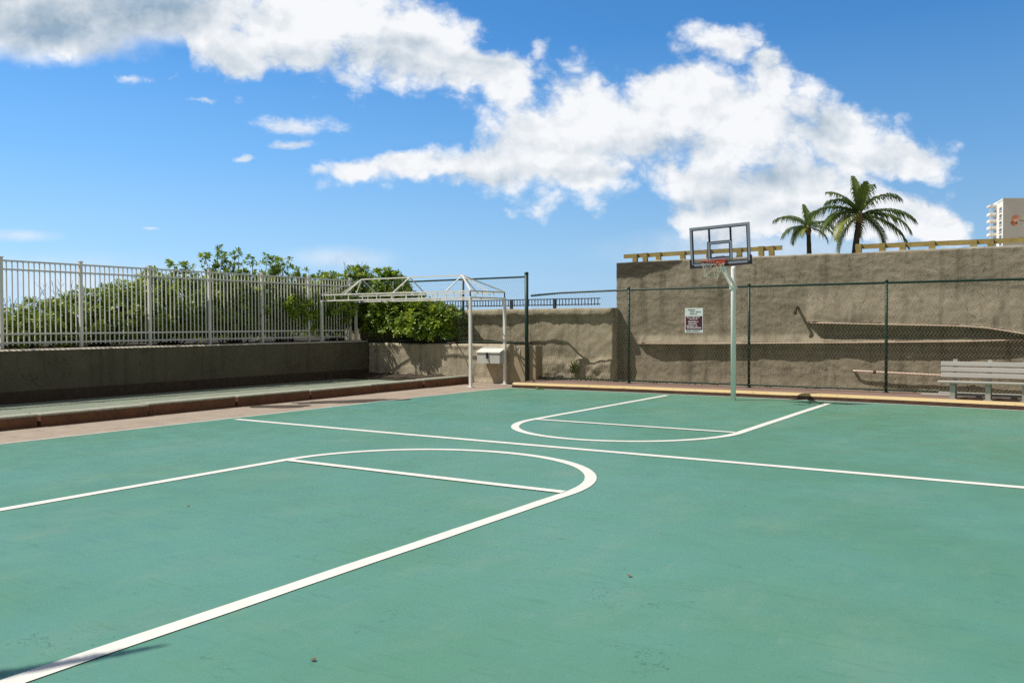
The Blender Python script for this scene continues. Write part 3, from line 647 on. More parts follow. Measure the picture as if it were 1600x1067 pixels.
# ------------------------------------------------------------------ grey box on the low wall
bx = thing('metal_box', (-13.2, 19.45, .55), 'pale grey metal box with sloping lid fixed to the low wall', 'box')
m = MB(); x0, x1, yf, yb = -13.53, -12.80, 19.26, 19.58
m.add([(x0, yf, .555), (x1, yf, .555), (x1, yb, .555), (x0, yb, .555), (x0, yf, .835), (x1, yf, .835), (x1, yb, .955), (x0, yb, .955)], [(0, 3, 2, 1), (4, 5, 6, 7), (0, 1, 5, 4), (1, 2, 6, 5), (2, 3, 7, 6), (3, 0, 4, 7)]); m.build('body', M_box, bx)
m = MB(); m.add([(x0-.02, yf-.025, .835), (x1+.02, yf-.025, .835), (x1+.02, yb, .962), (x0-.02, yb, .962), (x0-.02, yf-.025, .857), (x1+.02, yf-.025, .857), (x1+.02, yb, .984), (x0-.02, yb, .984)], [(0, 3, 2, 1), (4, 5, 6, 7), (0, 1, 5, 4), (1, 2, 6, 5), (2, 3, 7, 6), (3, 0, 4, 7)]); m.build('lid', M_boxlid, bx)
m = MB().box(-13.22, -13.165, yf-.035, yf-.002, .72, .845, bev=.004); m.tube([(-13.195, yf-.03, .73), (-13.195, yf-.03, .69)], .03, 8); m.build('padlock', M_black, bx)

# ------------------------------------------------------------------ bench
bn = thing('park_bench', (-.9, 18.9, .133), 'grey slatted park bench on the platform behind the yellow kerb', 'bench')
BX0, BX1 = -2.2, 1.25
for i, (zc, yc) in enumerate(((.795, 19.065), (.685, 19.045), (.575, 19.025))):
    mm = Matrix.Translation((0, yc, zc)) @ Matrix.Rotation(-.16, 4, 'X'); MB().box(BX0+.003*i, BX1, -.02, .02, -.046, .046, mm, bev=.008).build('back_slat', M_bench, bn)
for i, yc in enumerate((18.60, 18.715, 18.83, 18.945)): MB().box(BX0, BX1, yc-.05, yc+.05, .447-.006*i, .487-.006*i, bev=.010).build('seat_slat', M_bench, bn)
for x in (-1.95, -1.35, -.75, -.15, .45, 1.05):
    m = MB()
    def strap(pts, wd, th):
        for a, b in zip(pts, pts[1:]): m.bar(a, b, wd, th, (0, 1, .01))
    lp = [(x, 18.66, .133), (x, 18.645, .28), (x, 18.635, .40), (x, 18.65, .445)]
    m.add([(x+sx*.045, y+d, z) for (q, y, z) in lp for sx in (-1, 1) for d in (-.022, .022)],
          [f for i in range(3) for b0 in (i*4,) for f in ((b0, b0+2, b0+6, b0+4), (b0+3, b0+1, b0+5, b0+7), (b0+1, b0, b0+4, b0+5), (b0+2, b0+3, b0+7, b0+6))])
    m.box(x-.075, x+.075, 18.60, 18.72, .133, .146)
    m.build('front_leg', M_benchm, bn)
    m = MB(); m.bar((x, 19.04, .133), (x, 19.02, .44), .08, .04, (0, 1, 0)); m.bar((x, 19.0+.065, .44), (x, 19.12, .885), .078, .035, (0, 1, 0)); m.bar((x, 18.62, .432), (x, 19.06, .418), .078, .02); m.build('frame', M_benchm, bn)
MB().bar((-1.95, 19.04, .20), (1.05, 19.04, .20), .03, .05).build('stretcher', M_benchm, bn)
pk = MB(); pk.box(-2.6, 2.2, 19.38, 19.50, .130, .165, bev=.006); pk.box(-2.3, 2.6, 19.53, 19.6, .130, .205, bev=.006)
tag(pk.build('timber_plank', M_bench), 'grey weathered planks lying on the platform under the bench', 'plank')

# ------------------------------------------------------------------ basketball hoop
hp = thing('basketball_hoop', (-5.97, 17.8, 0), 'basketball hoop with clear tilted backboard on a white pole', 'basketball hoop')
m = MB().tube([(-5.97, 17.8, -.02), (-5.97, 17.8, 2.74), (-5.97, 17.8, 2.775), (-5.97, 17.8, 2.79)], [.053, .053, .048, .028], 16); m.build('pole', M_pole, hp)
YBD = 16.9; BT = Matrix.Translation((-5.95, YBD, 3.16)) @ Matrix.Rotation(-math.radians(2.2), 4, 'Y') @ Matrix.Rotation(math.radians(1.2), 4, 'X')
def bp_(x, y, z): return BT @ Vector((x, y, z))
for xo in (-.035, .035):
    MB().bar((-5.97+xo, 17.78, 2.36), bp_(xo, .03, -.36), .03, .06).build('arm', M_pole, hp)
m = MB().box(-6.035, -5.905, 17.735, 17.865, 2.31, 2.40, bev=.008); m.build('clamp', M_pole, hp)
HW, HH = .615, .40
bd = MB().box(-HW+.02, HW-.02, -.004, .004, -HH+.02, HH-.02, BT).build('backboard', M_glass, hp)
m = MB()
for a in ((-HW, HW, HH-.052, HH), (-HW, HW, -HH, -HH+.06)): m.box(a[0], a[1], -.018, .018, a[2], a[3], BT)
for sx in (-1, 1):
    xa, xb = sorted((sx*HW, sx*(HW-.045))); m.box(xa, xb, -.0175, .0175, -HH+.06, HH-.052, BT)
m.build('frame', M_frame, bd)
m = MB()
for z0, z1 in ((HH-.068, HH-.052), (-HH+.06, -HH+.082)): m.box(-HW+.045, HW-.045, -.013, .013, z0, z1, BT)
for sx in (-1, 1):
    xa, xb = sorted((sx*(HW-.045), sx*(HW-.066))); m.box(xa, xb, -.0125, .0125, -HH+.082, HH-.068, BT)
    xa, xb = sorted((sx*.205, sx*.235)); m.box(xa, xb, .012, .05, -.03, HH-.068, BT)
m.build('inner_border', M_framed, bd)
def rectring(mb, w0, z0, z1, t_, y):
    mb.box(-w0, w0, y-.003, y, z1-t_, z1, BT); mb.box(-w0, w0, y-.003, y, z0, z0+t_, BT)
    for sx in (-1, 1):
        xa, xb = sorted((sx*w0, sx*(w0-t_))); mb.box(xa, xb, y-.003, y, z0+t_, z1-t_, BT)
m = MB(); rectring(m, .255, -.29, .085, .052, -.005); m.build('target_square', M_frame, bd)
m = MB(); rectring(m, .258, -.293, .088, .010, -.0085); rectring(m, .206, -.245, .04, .016, -.0085); m.build('target_outline', M_framed, bd)
m = MB()
for sx in (-1, 1):
    xa, xb = sorted((sx*(HW+.018), sx*(HW-.06))); m.box(xa, xb, -.03, .03, -HH-.022, -HH+.05, BT)
    xa, xb = sorted((sx*(HW+.018), sx*(HW-.012))); m.box(xa, xb, -.029, .029, -HH+.05, -HH+.16, BT)
m.box(-HW+.06, HW-.06, -.0295, .0295, -HH-.022, -HH+.012, BT)
m.build('edge_padding', M_black, bd)
m = MB()
for i in range(7): m.box(.32+i*.018, .332+i*.018, -.009, -.0055, -.265, -.243, BT)
for i in range(9): m.box(-.1+i*.022, -.085+i*.022, -.012, -.009, -.228, -.212, BT)
m.build('lettering', M_framed, bd)
RC = bp_(-.0, -.40, -.34); RC.z += .0
rm = MB(); ring = [(RC.x+.229*math.cos(t), RC.y+.229*math.sin(t), RC.z) for t in [2*math.pi*i/36 for i in range(37)]]
rm.tube(ring, .0105, 8, False)
for xo in (-.14, .14): rm.bar((RC.x+xo, RC.y+.18, RC.z-.005), bp_(xo*.6, -.02, -.37), .014, .02)
rm.box(-.13, .13, -.045, -.018, -.40, -.285, BT)
rm.bar(bp_(-.10, -.03, -.30), (RC.x-.10, RC.y+.205, RC.z), .05, .012); rm.bar(bp_(.10, -.03, -.30), (RC.x+.10, RC.y+.205, RC.z), .05, .012)
for i in range(12):
    t = 2*math.pi*(i+.5)/12; rm.tube([(RC.x+.229*math.cos(t), RC.y+.229*math.sin(t), RC.z-.008), (RC.x+.22*math.cos(t), RC.y+.22*math.sin(t), RC.z-.028)], .006, 4)
rm.build('rim', M_red, hp)
nm = MB(); lev = [(0, .222, -.02), (1, .205, -.085), (2, .175, -.15), (3, .15, -.215), (4, .135, -.28), (5, .128, -.33)]
for i in range(12):
    for sgn in (-1, 1):
        pts = []
        for (k, r_, dz) in lev:
            t = 2*math.pi*(i+.5+sgn*.5*k)/12; sg_ = .02*math.sin(i*2.1+k)
            pts.append((RC.x-.012*k+r_*math.cos(t), RC.y+r_*math.sin(t), RC.z+dz*(1+.12*math.cos(t))+sg_*.5))
        nm.tube(pts, .0038, 4)
nm.build('net', M_net, hp)

# ------------------------------------------------------------------ plants
def leafquad(mb, base, d, side, up, ln, wd, tint, droop=.15):
    """obovate leaf with a slight fold, broad towards its tip"""
    p0 = base; p1 = base+d*ln*.55+up*ln*.06; p2 = base+d*ln-up*ln*droop
    a, b = side*wd*.42, side*wd*.5; q = base+d*ln*.82-up*ln*droop*.45
    mb.add([p0, p1-a*.9+up*wd*.06, q-b+up*wd*.08, p2, q+b+up*wd*.08, p1+a*.9+up*wd*.06, p1, q], [(0, 6, 1), (1, 6, 7, 2), (2, 7, 3), (0, 5, 6), (5, 4, 7, 6), (4, 3, 7)], tint)
def rosette(mb, pos, nrm, n, ln, tint, r):
    nrm = nrm.normalized(); x = nrm.cross(Vector((.3, .2, 1))); x = x.normalized() if x.length > .01 else Vector((1, 0, 0)); y = nrm.cross(x)
    for i in range(n):
        a = i*2.4+r.random()*.5; el = .15+1.15*(i/n)**.8+r.uniform(-.15, .15)
        h = x*math.cos(a)+y*math.sin(a); d = (h*math.sin(math.pi/2-el*.95)+nrm*math.sin(el*.95)).normalized() if False else (h*math.cos(el)+nrm*math.sin(el)).normalized()
        sd_ = nrm.cross(h).normalized(); u_ = sd_.cross(d)*-1
        k = .85+.3*r.random(); tt = tuple(c_*k for c_ in tint)
        leafquad(mb, pos+d*.01, d, sd_, u_, ln*r.uniform(.75, 1.1), ln*.42*r.uniform(.8, 1.1), tt, r.uniform(.02, .22))
TINTS = [(1, 1, 1), (1.15, 1.12, .9), (.8, .85, .9), (1.4, 1.25, .85), (.45, .55, .6)]
def shrub(loc, lobes, n, ln, label, seed, stems=6, sprigs=(), group='shrubs behind the white fence', tintw=(4, 3, 3, 1, 2), cat='shrub'):
    r = random.Random(seed); root = thing('leafy_shrub', loc, label, cat, group)
    mb = MB(); sm = MB(); base = Vector(loc); tot = sum(l[3]*l[4]*l[5] for l in lobes)
    tips = []
    for (cx, cy_, cz, rx, ry, rz) in lobes:
        k = max(6, int(n*(rx*ry*rz)/tot))
        for i in range(k):
            z = r.uniform(-.55, 1); t = r.random()*2*math.pi; q = math.sqrt(max(0, 1-z*z)); d = Vector((q*math.cos(t), q*math.sin(t), z))
            rad = r.uniform(.62, 1.06)*(1+.22*mn.noise(d*1.7+Vector((seed, cx, 0))))
            pos = Vector((cx+d.x*rx*rad, cy_+d.y*ry*rad, cz+d.z*rz*rad))
            if pos.z < loc[2]+.03: continue
            nr = (Vector((d.x/rx, d.y/ry, d.z/rz)).normalized()+Vector((0, 0, .65))+Vector((r.uniform(-.4, .4), r.uniform(-.4, .4), 0))).normalized()
            rosette(mb, pos, nr, r.randint(8, 13), ln*r.uniform(.8, 1.2), r.choices(TINTS, tintw)[0], r)
            if i % 7 == 0: tips.append(pos)
    for (x, y, z) in sprigs:
        pos = Vector((x, y, z)); b = pos+Vector((r.uniform(-.08, .12), r.uniform(-.1, .1), -.5)); sm.tube([b, (b+pos)/2+Vector((.02, 0, .02)), pos], [.012, .009, .006], 5)
        for k in range(r.randint(4, 9)): rosette(mb, pos+Vector((r.uniform(-.16, .16), r.uniform(-.16, .16), r.uniform(-.26, .03))), Vector((r.uniform(-.7, .7), r.uniform(-.7, .7), .8)), 10, ln*r.uniform(.8, 1.1), r.choice(TINTS[:3]), r)
    r.shuffle(tips)
    for pos in tips[:stems*4]:
        b = base+Vector((r.uniform(-.3, .3), r.uniform(-.3, .3), -.03)); mid = b.lerp(pos, .5)+Vector((r.uniform(-.12, .12), r.uniform(-.12, .12), -.12))
        sm.tube([b, mid, pos], [.022, .016, .007], 5)
    mb.build('foliage', M_leaf, root, True); sm.build('stem', M_stem, root)
    return root
GZ = 1.13
shrub((-19.0, 6.6, GZ), [(-19.0, 6.6, 1.36, .5, .8, .3)], 200, .10, 'low thin leafy shrub at the far left end of the white fence', 1)
shrub((-19.0, 8.2, GZ), [(-19.0, 8.0, 1.38, .55, .8, .30), (-19.1, 8.9, 1.42, .5, .7, .36)], 420, .10, 'low shrub behind the leftmost visible fence post', 2)
shrub((-19.1, 10.0, GZ), [(-19.1, 9.7, 1.45, .6, .7, .45), (-19.1, 10.6, 1.5, .6, .75, .70)], 720, .105, 'low shrub with pale twigs behind the second fence post from the left', 3)
shrub((-19.1, 11.9, GZ), [(-19.1, 11.5, 1.6, .65, .75, .85), (-19.1, 12.4, 1.7, .65, .75, .98)], 950, .11, 'mid height shrub whose top slopes up to the right behind the pickets', 4)
shrub((-19.1, 13.8, GZ), [(-19.1, 13.3, 1.85, .7, .8, 1.05), (-19.1, 14.2, 1.9, .7, .8, 1.12), (-18.7, 13.7, 1.5, .3, .9, .4)], 1150, .115, 'bushy shrub level with the fence top, left of the tall sprigs', 5, sprigs=((-19.0, 13.2, 3.0), (-19.1, 13.9, 3.16), (-19.0, 14.2, 3.22)))
shrub((-19.1, 15.7, GZ), [(-19.1, 15.3, 1.95, .7, .85, 1.18), (-19.0, 16.1, 1.95, .7, .75, 1.12), (-18.7, 15.6, 1.5, .3, .9, .4)], 1250, .125, 'tallest shrub with long sprigs standing well above the fence', 6,
      sprigs=((-19.0, 14.75, 3.38), (-19.0, 15.15, 3.66), (-19.1, 15.4, 3.46), (-19.0, 15.7, 3.58), (-19.1, 15.95, 3.44), (-19.0, 16.3, 3.48), (-19.0, 15.3, 3.3), (-19.0, 14.9, 3.2), (-19.0, 15.5, 3.25), (-19.0, 16.0, 3.2)))
shrub((-19.1, 17.6, GZ), [(-19.1, 17.1, 1.95, .7, .8, 1.12), (-19.0, 18.0, 1.95, .75, .75, 1.1), (-18.3, 17.3, 1.95, .32, .6, .42)], 1300, .125, 'broad shrub pushing leaves out between the pickets near the canopy leg', 7,
      sprigs=((-19.0, 16.85, 3.50), (-19.0, 17.2, 3.45), (-19.0, 17.55, 3.42), (-18.9, 17.0, 3.3), (-19.0, 18.3, 3.12), (-19.0, 17.4, 3.25), (-19.0, 17.1, 3.2), (-19.0, 18.0, 3.25)))
shrub((-19.2, 19.6, GZ), [(-19.0, 19.3, 2.0, .75, .8, 1.15), (-18.6, 20.1, 2.3, .6, .6, 1.0), (-18.1, 18.85, 2.1, .32, .5, .42)], 1200, .125, 'dense dark shrub filling the corner at the right end of the white fence', 8, sprigs=((-18.6, 19.9, 3.3), (-18.5, 20.2, 3.42), (-18.3, 20.3, 3.2), (-18.9, 19.3, 3.2)), tintw=(3, 2, 4, 1, 4))
shrub((-16.9, 20.15, 1.05), [(-17.6, 20.15, 1.9, .8, .55, 1.1), (-16.8, 20.1, 1.8, .8, .6, .85), (-17.3, 20.2, 2.6, .5, .4, .55)], 1300, .15, 'big dark glossy shrub under the canopy frame beside the white fence', 9, group='large shrubs over the low wall', tintw=(2, 1, 4, 0, 6), sprigs=((-17.6, 20.1, 3.25), (-17.2, 20.2, 3.15), (-16.9, 20.2, 2.8)))
shrub((-15.4, 20.1, 1.05), [(-15.9, 20.05, 1.65, .75, .6, .62), (-15.25, 20.1, 1.55, .65, .55, .58), (-16.1, 19.66, 1.5, .55, .36, .42), (-15.4, 19.75, 1.42, .65, .32, .35)], 1200, .155, 'rounded glossy shrub with bright leaf rosettes spilling over the low wall', 10, group='large shrubs over the low wall', tintw=(2, 1, 3, 3, 5))

# low scrub on the dune beyond the shrubs
rs = random.Random(77); ds_ = MB()
for i in range(1500):
    x = -20.4-8*rs.random()**1.5; y = rs.uniform(3.5, 27); hh = .18+.42*max(0, .5+mn.noise(Vector((x*.35, y*.35, 4))))
    rosette(ds_, Vector((x, y, 1.13+hh*rs.random()**.6)), Vector((rs.uniform(-.5, .5), rs.uniform(-.5, .5), 1)), 9, .17*rs.uniform(.7, 1.2), rs.choice(TINTS), rs)
tag(ds_.build('dune_scrub', M_leaf, None, True), kind='stuff')

# bare twigs over the shrubs
def twigs(loc, n, h, label, seed):
    r = random.Random(seed); mb = MB()
    for i in range(n):
        p_ = Vector(loc)+Vector((r.uniform(-.2, .2), r.uniform(-.5, .5), 0)); d = Vector((r.uniform(-.25, .25), r.uniform(-.45, .45), 1)).normalized(); pts = [p_]
        for k in range(5): d = (d+Vector((r.uniform(-.2, .2), r.uniform(-.3, .3), .02))).normalized(); pts.append(pts[-1]+d*h/5)
        mb.tube(pts, [.008, .007, .006, .005, .004, .003], 4)
        for k in (2, 3, 4):
            b = pts[k]; mb.tube([b, b+(d+Vector((r.uniform(-.6, .6), r.uniform(-.8, .8), .2)))*h*.16], [.004, .002], 4)
    return tag(mb.build('bare_twigs', M_stem), label, 'twigs')
twigs((-19.0, 10.75, 1.9), 8, .75, 'bare grey twigs rising behind the second fence post', 21)
twigs((-18.9, 9.8, 1.7), 6, .55, 'bare twigs among the low shrubs near the left frame edge', 22)
twigs((-18.4, 19.9, 2.9), 7, .65, 'bare twigs standing above the corner shrub against the sky', 23)

# soil and litter at the foot of the low wall
r5 = random.Random(5); lt = MB()
for i in range(420):
    x = r5.uniform(-17.4, -13.9); y = 19.55-abs(r5.gauss(0, .35)); a = r5.random()*6.28; s_ = r5.uniform(.02, .055)
    q = Vector((x, y, .09+r5.uniform(0, .03))); d = Vector((math.cos(a), math.sin(a), r5.uniform(-.1, .5))).normalized(); sd_ = Vector((-math.sin(a), math.cos(a), r5.uniform(-.3, .3)))
    lt.add([q, q+d*s_*.5+sd_*s_*.4, q+d*s_, q+d*s_*.5-sd_*s_*.4], [(0, 1, 2, 3)])
for i in range(160):
    x = r5.uniform(-18.0, -17.76); y = r5.uniform(8, 19.5); a = r5.random()*6.28; s_ = r5.uniform(.02, .06); q = Vector((x, y, 1.135)); d = Vector((math.cos(a), math.sin(a), .3)); sd_ = Vector((-math.sin(a), math.cos(a), .1))
    lt.add([q, q+d*s_*.5+sd_*s_*.4, q+d*s_, q+d*s_*.5-sd_*s_*.4], [(0, 1, 2, 3)])
tag(lt.build('leaf_litter', M_dead), kind='stuff')
sb = MB(); vs = []; nx, ny = 60, 14
for i in range(nx+1):
    for j in range(ny+1):
        x = -17.7+i*3.55/nx; y = 18.65+j*.95/ny; vs.append((x, y, .07+.10*ss(18.7, 19.5, y)*(1+.6*fb_(x, y, 3))))
sb.add(vs, [(i*(ny+1)+j, (i+1)*(ny+1)+j, (i+1)*(ny+1)+j+1, i*(ny+1)+j+1) for i in range(nx) for j in range(ny)], None, True); struct('soil_bed', sb, M_soil)

def weed(loc, n, h, label, seed):
    r = random.Random(seed); mb = MB()
    for i in range(n):
        a = r.random()*6.28; p_ = Vector(loc)+Vector((r.uniform(-.1, .1), r.uniform(-.06, .06), 0)); out = Vector((math.cos(a), math.sin(a), 0)); l_ = h*r.uniform(.5, 1.1); sd_ = Vector((-out.y, out.x, 0))*.011
        pts = [p_+out*l_*.5*t_*t_+Vector((0, 0, l_*(t_-.25*t_*t_))) for t_ in (0, .35, .7, 1)]
        mb.add([pts[0]-sd_, pts[0]+sd_, pts[1]+sd_, pts[1]-sd_, pts[2]+sd_*.8, pts[2]-sd_*.8, pts[3]], [(0, 1, 2, 3), (3, 2, 4, 5), (5, 4, 6)])
    return tag(mb.build('weed', M_weed), label, 'weed')
weed((-11.1, 20.28, .30), 46, .5, 'tuft of green weed growing at the foot of the lower stucco wall', 31)
weed((-10.7, 20.25, .12), 20, .18, 'small weed on the gravel behind the green fence', 32)
weed((-11.0, 18.33, .0), 26, .09, 'little dry weed in the joint at the foot of the painted kerb', 33)
weed((-14.2, 15.5, .10), 14, .16, 'tiny weed growing behind the brown kerb blocks', 34)

# rubble at the foot of the old wall
rb = MB(); r6 = random.Random(66)
for i in range(260):
    x = r6.uniform(-12.4, 5) if i > 120 else r6.uniform(-12.4, -10.2); y = r6.uniform(20.12, 20.5) if x < -10.2 else r6.uniform(20.2, 20.75); s_ = r6.uniform(.012, .05)
    vs = [Vector((x, y, .10))+Vector((a*s_*r6.uniform(.6, 1.2), b*s_*r6.uniform(.6, 1.2), c_*s_*r6.uniform(.5, 1.1))) for a in (-1, 1) for b in (-1, 1) for c_ in (-.2, 1)]
    rb.add(vs, [(0, 1, 3, 2), (4, 6, 7, 5), (0, 4, 5, 1), (2, 3, 7, 6), (1, 5, 7, 3)])
tag(rb.build('rubble', M_gravel), kind='stuff')
# red and white litter on the low wall
lb = thing('litter_packet', (-14.75, 19.74, 1.07), 'crushed red and white packet lying on the low wall under the shrub', 'litter')
MB().box(-14.88, -14.62, 19.69, 19.78, 1.072, 1.098, bev=.006).build('packet', mat('packet_white', (.75, .7, .7), .4, .05, 9), lb)
MB().box(-14.76, -14.615, 19.685, 19.785, 1.070, 1.086, bev=.004).build('band', mat('packet_red', (.5, .03, .05), .4, .1, 9), lb)
# fallen leaves on the court
for i, (x, y, lab) in enumerate(((-3.05, 2.95, 'dry brown leaf lying on the court inside the near line'), (-2.35, 5.0, 'dark curled leaf lying on the open right half of the court'), (-6.55, 4.9, 'small dry leaf lying inside the near painted key'))):
    mb = MB(); a = i*1.7; d = Vector((math.cos(a), math.sin(a), 0)); s_ = Vector((-d.y, d.x, 0)); o = Vector((x, y, .006))
    for k in range(4):
        t0, t1 = k/4, (k+1)/4; w0, w1 = [.014*math.sin(math.pi*(.06+.88*t_)) for t_ in (t0, t1)]; z0, z1 = [Vector((0, 0, .010*math.sin(t_*3))) for t_ in (t0, t1)]
        mb.add([o+d*.032*t0-s_*w0+z0, o+d*.032*t0+z0*.6, o+d*.032*t0+s_*w0+z0, o+d*.032*t1-s_*w1+z1, o+d*.032*t1+z1*.6, o+d*.032*t1+s_*w1+z1], [(0, 1, 4, 3), (1, 2, 5, 4)])
    tag(mb.build('fallen_leaf', M_dead), lab, 'leaf', 'fallen leaves on the court')

# ------------------------------------------------------------------ palms
def frond(mb, base, az, el, ln, droop, r, tint, wl=.34, nl=50):
    h = Vector((math.cos(az), math.sin(az), 0)); pts = []; p_ = Vector(base); e_ = el
    K = 14; tw_ = r.uniform(-.5, .5)
    for i in range(K+1):
        pts.append(p_.copy()); d = h*math.cos(e_)+Vector((0, 0, math.sin(e_))); p_ += d*ln/K; e_ -= droop/K*(.5+1.0*i/K)
    mb.tube(pts, [.035*(1-.85*i/K)*ln/2.4 for i in range(K+1)], 5, True, tuple(c_*1.1 for c_ in tint))
    sd0 = Vector((-h.y, h.x, 0))
    for i in range(4, nl+1):
        t_ = i/nl; q = t_*K; j = min(int(q), K-1); p0 = pts[j].lerp(pts[j+1], q-j); d = (pts[j+1]-pts[j]).normalized(); up = sd0.cross(d)*-1
        if up.z < 0: up = -up
        ll = wl*ln*(math.sin(math.pi*min(1, .12+.84*t_)))**.6*r.uniform(.8, 1.1)
        for s_ in (-1, 1):
            dr = (sd0*s_*(.85-.3*t_)+d*(.55+.5*t_)+up*(.22-.1*t_)).normalized(); wv_ = d*.0245*ln/2.4
            m1 = p0+dr*ll*.5; e2 = p0+dr*ll*.85+Vector((.05*ll, .03*ll, -ll*r.uniform(.3, .85))); k = r.uniform(.8, 1.15); tt = tuple(c_*k for c_ in tint)
            mb.add([p0-wv_, p0+wv_, m1+wv_*1.2, m1-wv_*1.2, e2], [(0, 1, 2, 3), (3, 2, 4)], tt)
def palm(loc, h, lean, fl_, label, seed, specs, r0=.17, narrow=None):
    # narrow = (index, leaflet length): last frond thinned to shape the added palm's shadow
    r = random.Random(seed); root = thing('coconut_palm', loc, label, 'palm tree', 'palm trees'); b = Vector(loc); top = b+Vector((lean[0], lean[1], h))
    pts = [b+Vector((lean[0]*t_**1.6, lean[1]*t_**1.6, h*t_)) for t_ in [i/14 for i in range(15)]]
    MB().tube(pts, [r0*(1.25-.5*(i/14))*(1+.05*(i % 2)) for i in range(15)], 12).build('trunk', M_trunk, root)
    m = MB(); m.tube([top-Vector((0, 0, .35)), top-Vector((0, 0, .1)), top+Vector((0, 0, .35))], [r0*.8, r0*1.25, r0*.4], 10); m.build('crownshaft', mat('palm_fibre', (.20, .15, .08), .9, .3, 12), root)
    for q_, (az, el, k, dr, tn) in enumerate(specs):
        if not narrow: az += r.uniform(-.2, .2); el += r.uniform(-.12, .12); k *= r.uniform(.82, 1.08); dr *= r.uniform(.9, 1.45)
        m = MB(); frond(m, top+Vector((0, 0, .1)), az, el, fl_*k, dr, r, tn, narrow[1] if narrow and q_ == len(specs)-1 else .33); m.build('frond', M_palm, root, True)
    return root
def az_img(deg):  # bearing of a frond: 0 = towards the court's right, measured round the trunk
    return YAW+math.radians(deg)
G1, G2, BR = (1, 1, 1), (.75, .85, .8), (2.3, 1.7, 1.5)
big = [(az_img(a), math.radians(e_), k, d, c_) for a, e_, k, d, c_ in (
    (95, 82, .95, .35, G1), (40, 72, .98, .75, (1.25, 1.15, .8)), (150, 60, .95, 1.1, G1), (20, 48, 1.0, 1.1, G1), (200, 42, 1.0, 1.35, G2), (160, 25, 1.0, 1.3, G2),
    (-10, 20, 1.05, 1.1, G2), (185, 8, 1.0, 1.2, G1), (-30, 5, 1.05, 1.2, G1), (210, -8, 1.0, 1.25, BR), (-20, -14, 1.1, .9, G2), (10, -28, 1.0, .9, G2), (100, 20, 1., 1.3, G2), (60, 10, 1., 1.3, G2), (175, -38, 1.0, .7, BR), (-100, 66, .8, 1.1, G1))]
palm((-9.75, 48.0, 3.1), 4.05, (.35, 0), 2.75, 'taller coconut palm with wide drooping crown above the wall', 41, big)
small = [(az_img(a), math.radians(e_), k, d, c_) for a, e_, k, d, c_ in (
    (90, 78, .9, .4, G1), (50, 62, .95, .8, G1), (140, 58, .95, .9, (1.2, 1.1, .8)), (170, 36, 1., 1.1, G1), (10, 34, .9, 1.3, G2), (190, 12, 1., 1.1, G1), (-20, 6, .9, 1.3, G2), (205, -14, .95, 1., BR),
    (-40, -12, .8, 1.2, G2), (240, -5, .8, 1.2, BR), (100, 15, .9, 1.2, G2), (280, 35, .8, 1.3, G1))]
palm((-12.9, 52.0, 3.1), 3.95, (-.1, 0), 2.0, 'shorter coconut palm left of the tall palm, beyond the wall', 42, small, .15)
# unseen palm added to cast the narrow shadow with its one long frond
palm((-8.08, -1.2, 0), 5.0, (0.35, .0), 2.2, 'unseen palm added beside the court to cast a frond shadow on the near line', 43,
     [(math.radians(a), math.radians(e_), k, d, G1) for a, e_, k, d in ((200, 30, 1., 1.2), (240, 40, 1., 1.1), (280, 20, 1., 1.2), (310, 45, .9, 1.2), (170, 50, 1., 1.), (220, 0, 1., 1.), (265, 65, .9, .9), (62, 6, 1.0, .35))], .15, (-1, .075))

# ------------------------------------------------------------------ sea grape tip at the right edge
gp = thing('sea_grape_tree', (.35, 21.6, 3.1), 'sea grape leaves, one orange, reaching in at the right frame edge', 'tree')
MB().tube([(.35, 21.6, 3.08), (.3, 21.5, 3.4), (0., 21.4, 3.7), (-.98, 21.4, 3.76)], [.05, .04, .025, .01], 6).build('trunk', M_stem, gp)
rg = random.Random(12); gm = MB(); om = MB()
def round_leaf(mb, c_, nrm, rad, tint):
    nrm = nrm.normalized(); x = nrm.cross(Vector((0, 0, 1))).normalized(); y = nrm.cross(x); k = 10
    mb.add([c_-nrm*rad*.15]+[c_+(x*math.cos(t_)+y*math.sin(t_))*rad for t_ in [2*math.pi*i/k for i in range(k)]], [(0, i+1, (i+1) % k+1) for i in range(k)], tint)
for i in range(60):
    t_ = rg.random(); round_leaf(gm, Vector((-.86+t_*1.4, 21.4+rg.uniform(-.2, .2), 3.72+rg.uniform(-.12, .16)-.1*t_)), Vector((rg.uniform(-.6, .6), -1, rg.uniform(0, 1.2))), rg.uniform(.06, .1), rg.choice(TINTS))
round_leaf(om, Vector((-1.06, 21.33, 3.80)), Vector((-.3, -1, .3)), .085, (1, 1, 1)); round_leaf(om, Vector((-1.08, 21.3, 3.70)), Vector((.3, -1, .5)), .07, (1, 1, 1))
gm.build('crown', M_leaf, gp, True); om.build('orange_leaf', mat('orange_leaf', (.26, .085, .035), .6, .3, 20, col2=(.2, .07, .03)), gp)

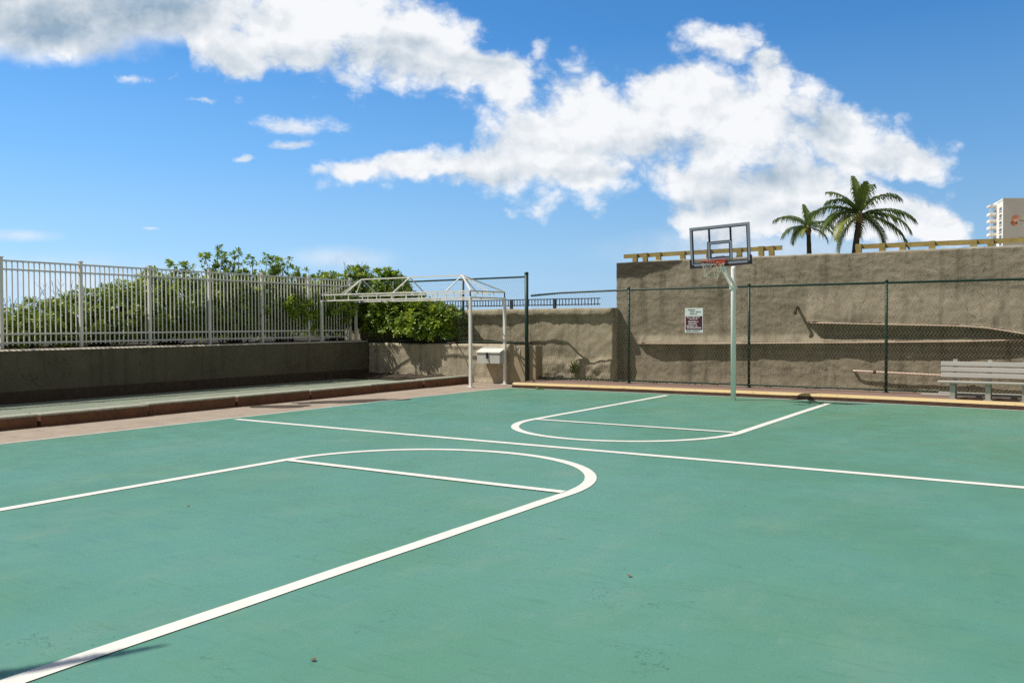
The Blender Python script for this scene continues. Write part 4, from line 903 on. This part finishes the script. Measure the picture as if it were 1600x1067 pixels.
# ------------------------------------------------------------------ apartment tower far behind
FH = Vector((-sy, cy, 0)); RH = Vector((cy, sy, 0)); DB = 380
bc = FH*DB+RH*((1566-800)/1362*DB)                # its near corner
e1, e2 = RH, (FH*.93-RH*-.0).normalized()
e2 = (FH*1.0+RH*.33).normalized()
def bpt(a, b, z): q = bc+e1*a+e2*b; return Vector((q.x, q.y, z))
bl = thing('apartment_tower', tuple(bc), 'distant pale apartment tower block with balconies at the right edge', 'building')
HT = 54.8; LB = 21.
def bprism(mb, a0, a1, b0, b1, z0, z1):
    vs = [bpt(a, b, z) for z in (z0, z1) for a, b in ((a0, b0), (a1, b0), (a1, b1), (a0, b1))]
    mb.add(vs, [(3, 2, 1, 0), (4, 5, 6, 7), (0, 1, 5, 4), (1, 2, 6, 5), (2, 3, 7, 6), (3, 0, 4, 7)])
m = MB(); bprism(m, 0, 24, 0, LB, 0, HT); m.build('wall', M_bgrey, bl)
m = MB(); bprism(m, -.25, 24.2, -.2, LB+.2, HT, HT+.8); m.build('roof', M_bgrey, bl)
m = MB(); bprism(m, -.12, 0, 0, 12.5, 0, HT-.01); m.build('side_wall', M_bwhite, bl)
zs = [HT-3.6-3.05*i for i in range(13)]
for z in zs:
    m = MB(); bprism(m, -.2, -.121, 2.6, 7.2, z-.6, z+.95); m.build('window', M_bwin, bl)
    m = MB(); bprism(m, -.5, -.13, 2.2, 8., z-.85, z-.62); m.build('sill', M_bwhite, bl)
    m = MB(); bprism(m, -3.0, -.001, 13.5, LB, z-1.3, z-1.08); bprism(m, -3.0, -2.85, 13.5, LB, z-1.08, z-.1); bprism(m, -2.85, -.01, 13.5, 13.7, z-1.08, z-.1); m.build('balcony', M_bwhite, bl)
    m = MB(); bprism(m, -.06, -.002, 14.5, 19.5, z-1., z+1.0); m.build('glass_door', M_bwin, bl)
    m = MB(); bprism(m, -3.0, -2.75, 13.52, 13.8, z-1.1+.02, z+1.7); m.build('column', M_bwhite, bl)
m = MB(); bprism(m, -3.1, -.001, 13.2, LB, HT-.9, HT-.3); m.build('canopy_slab', M_bwhite, bl)
m = MB(); bprism(m, 7., 9.8, -.1, 0., HT-17.2, HT-16.2); bprism(m, 10., 14., -.1, 0, HT-15.2, HT-14.); m.build('vent', M_bwin, bl)
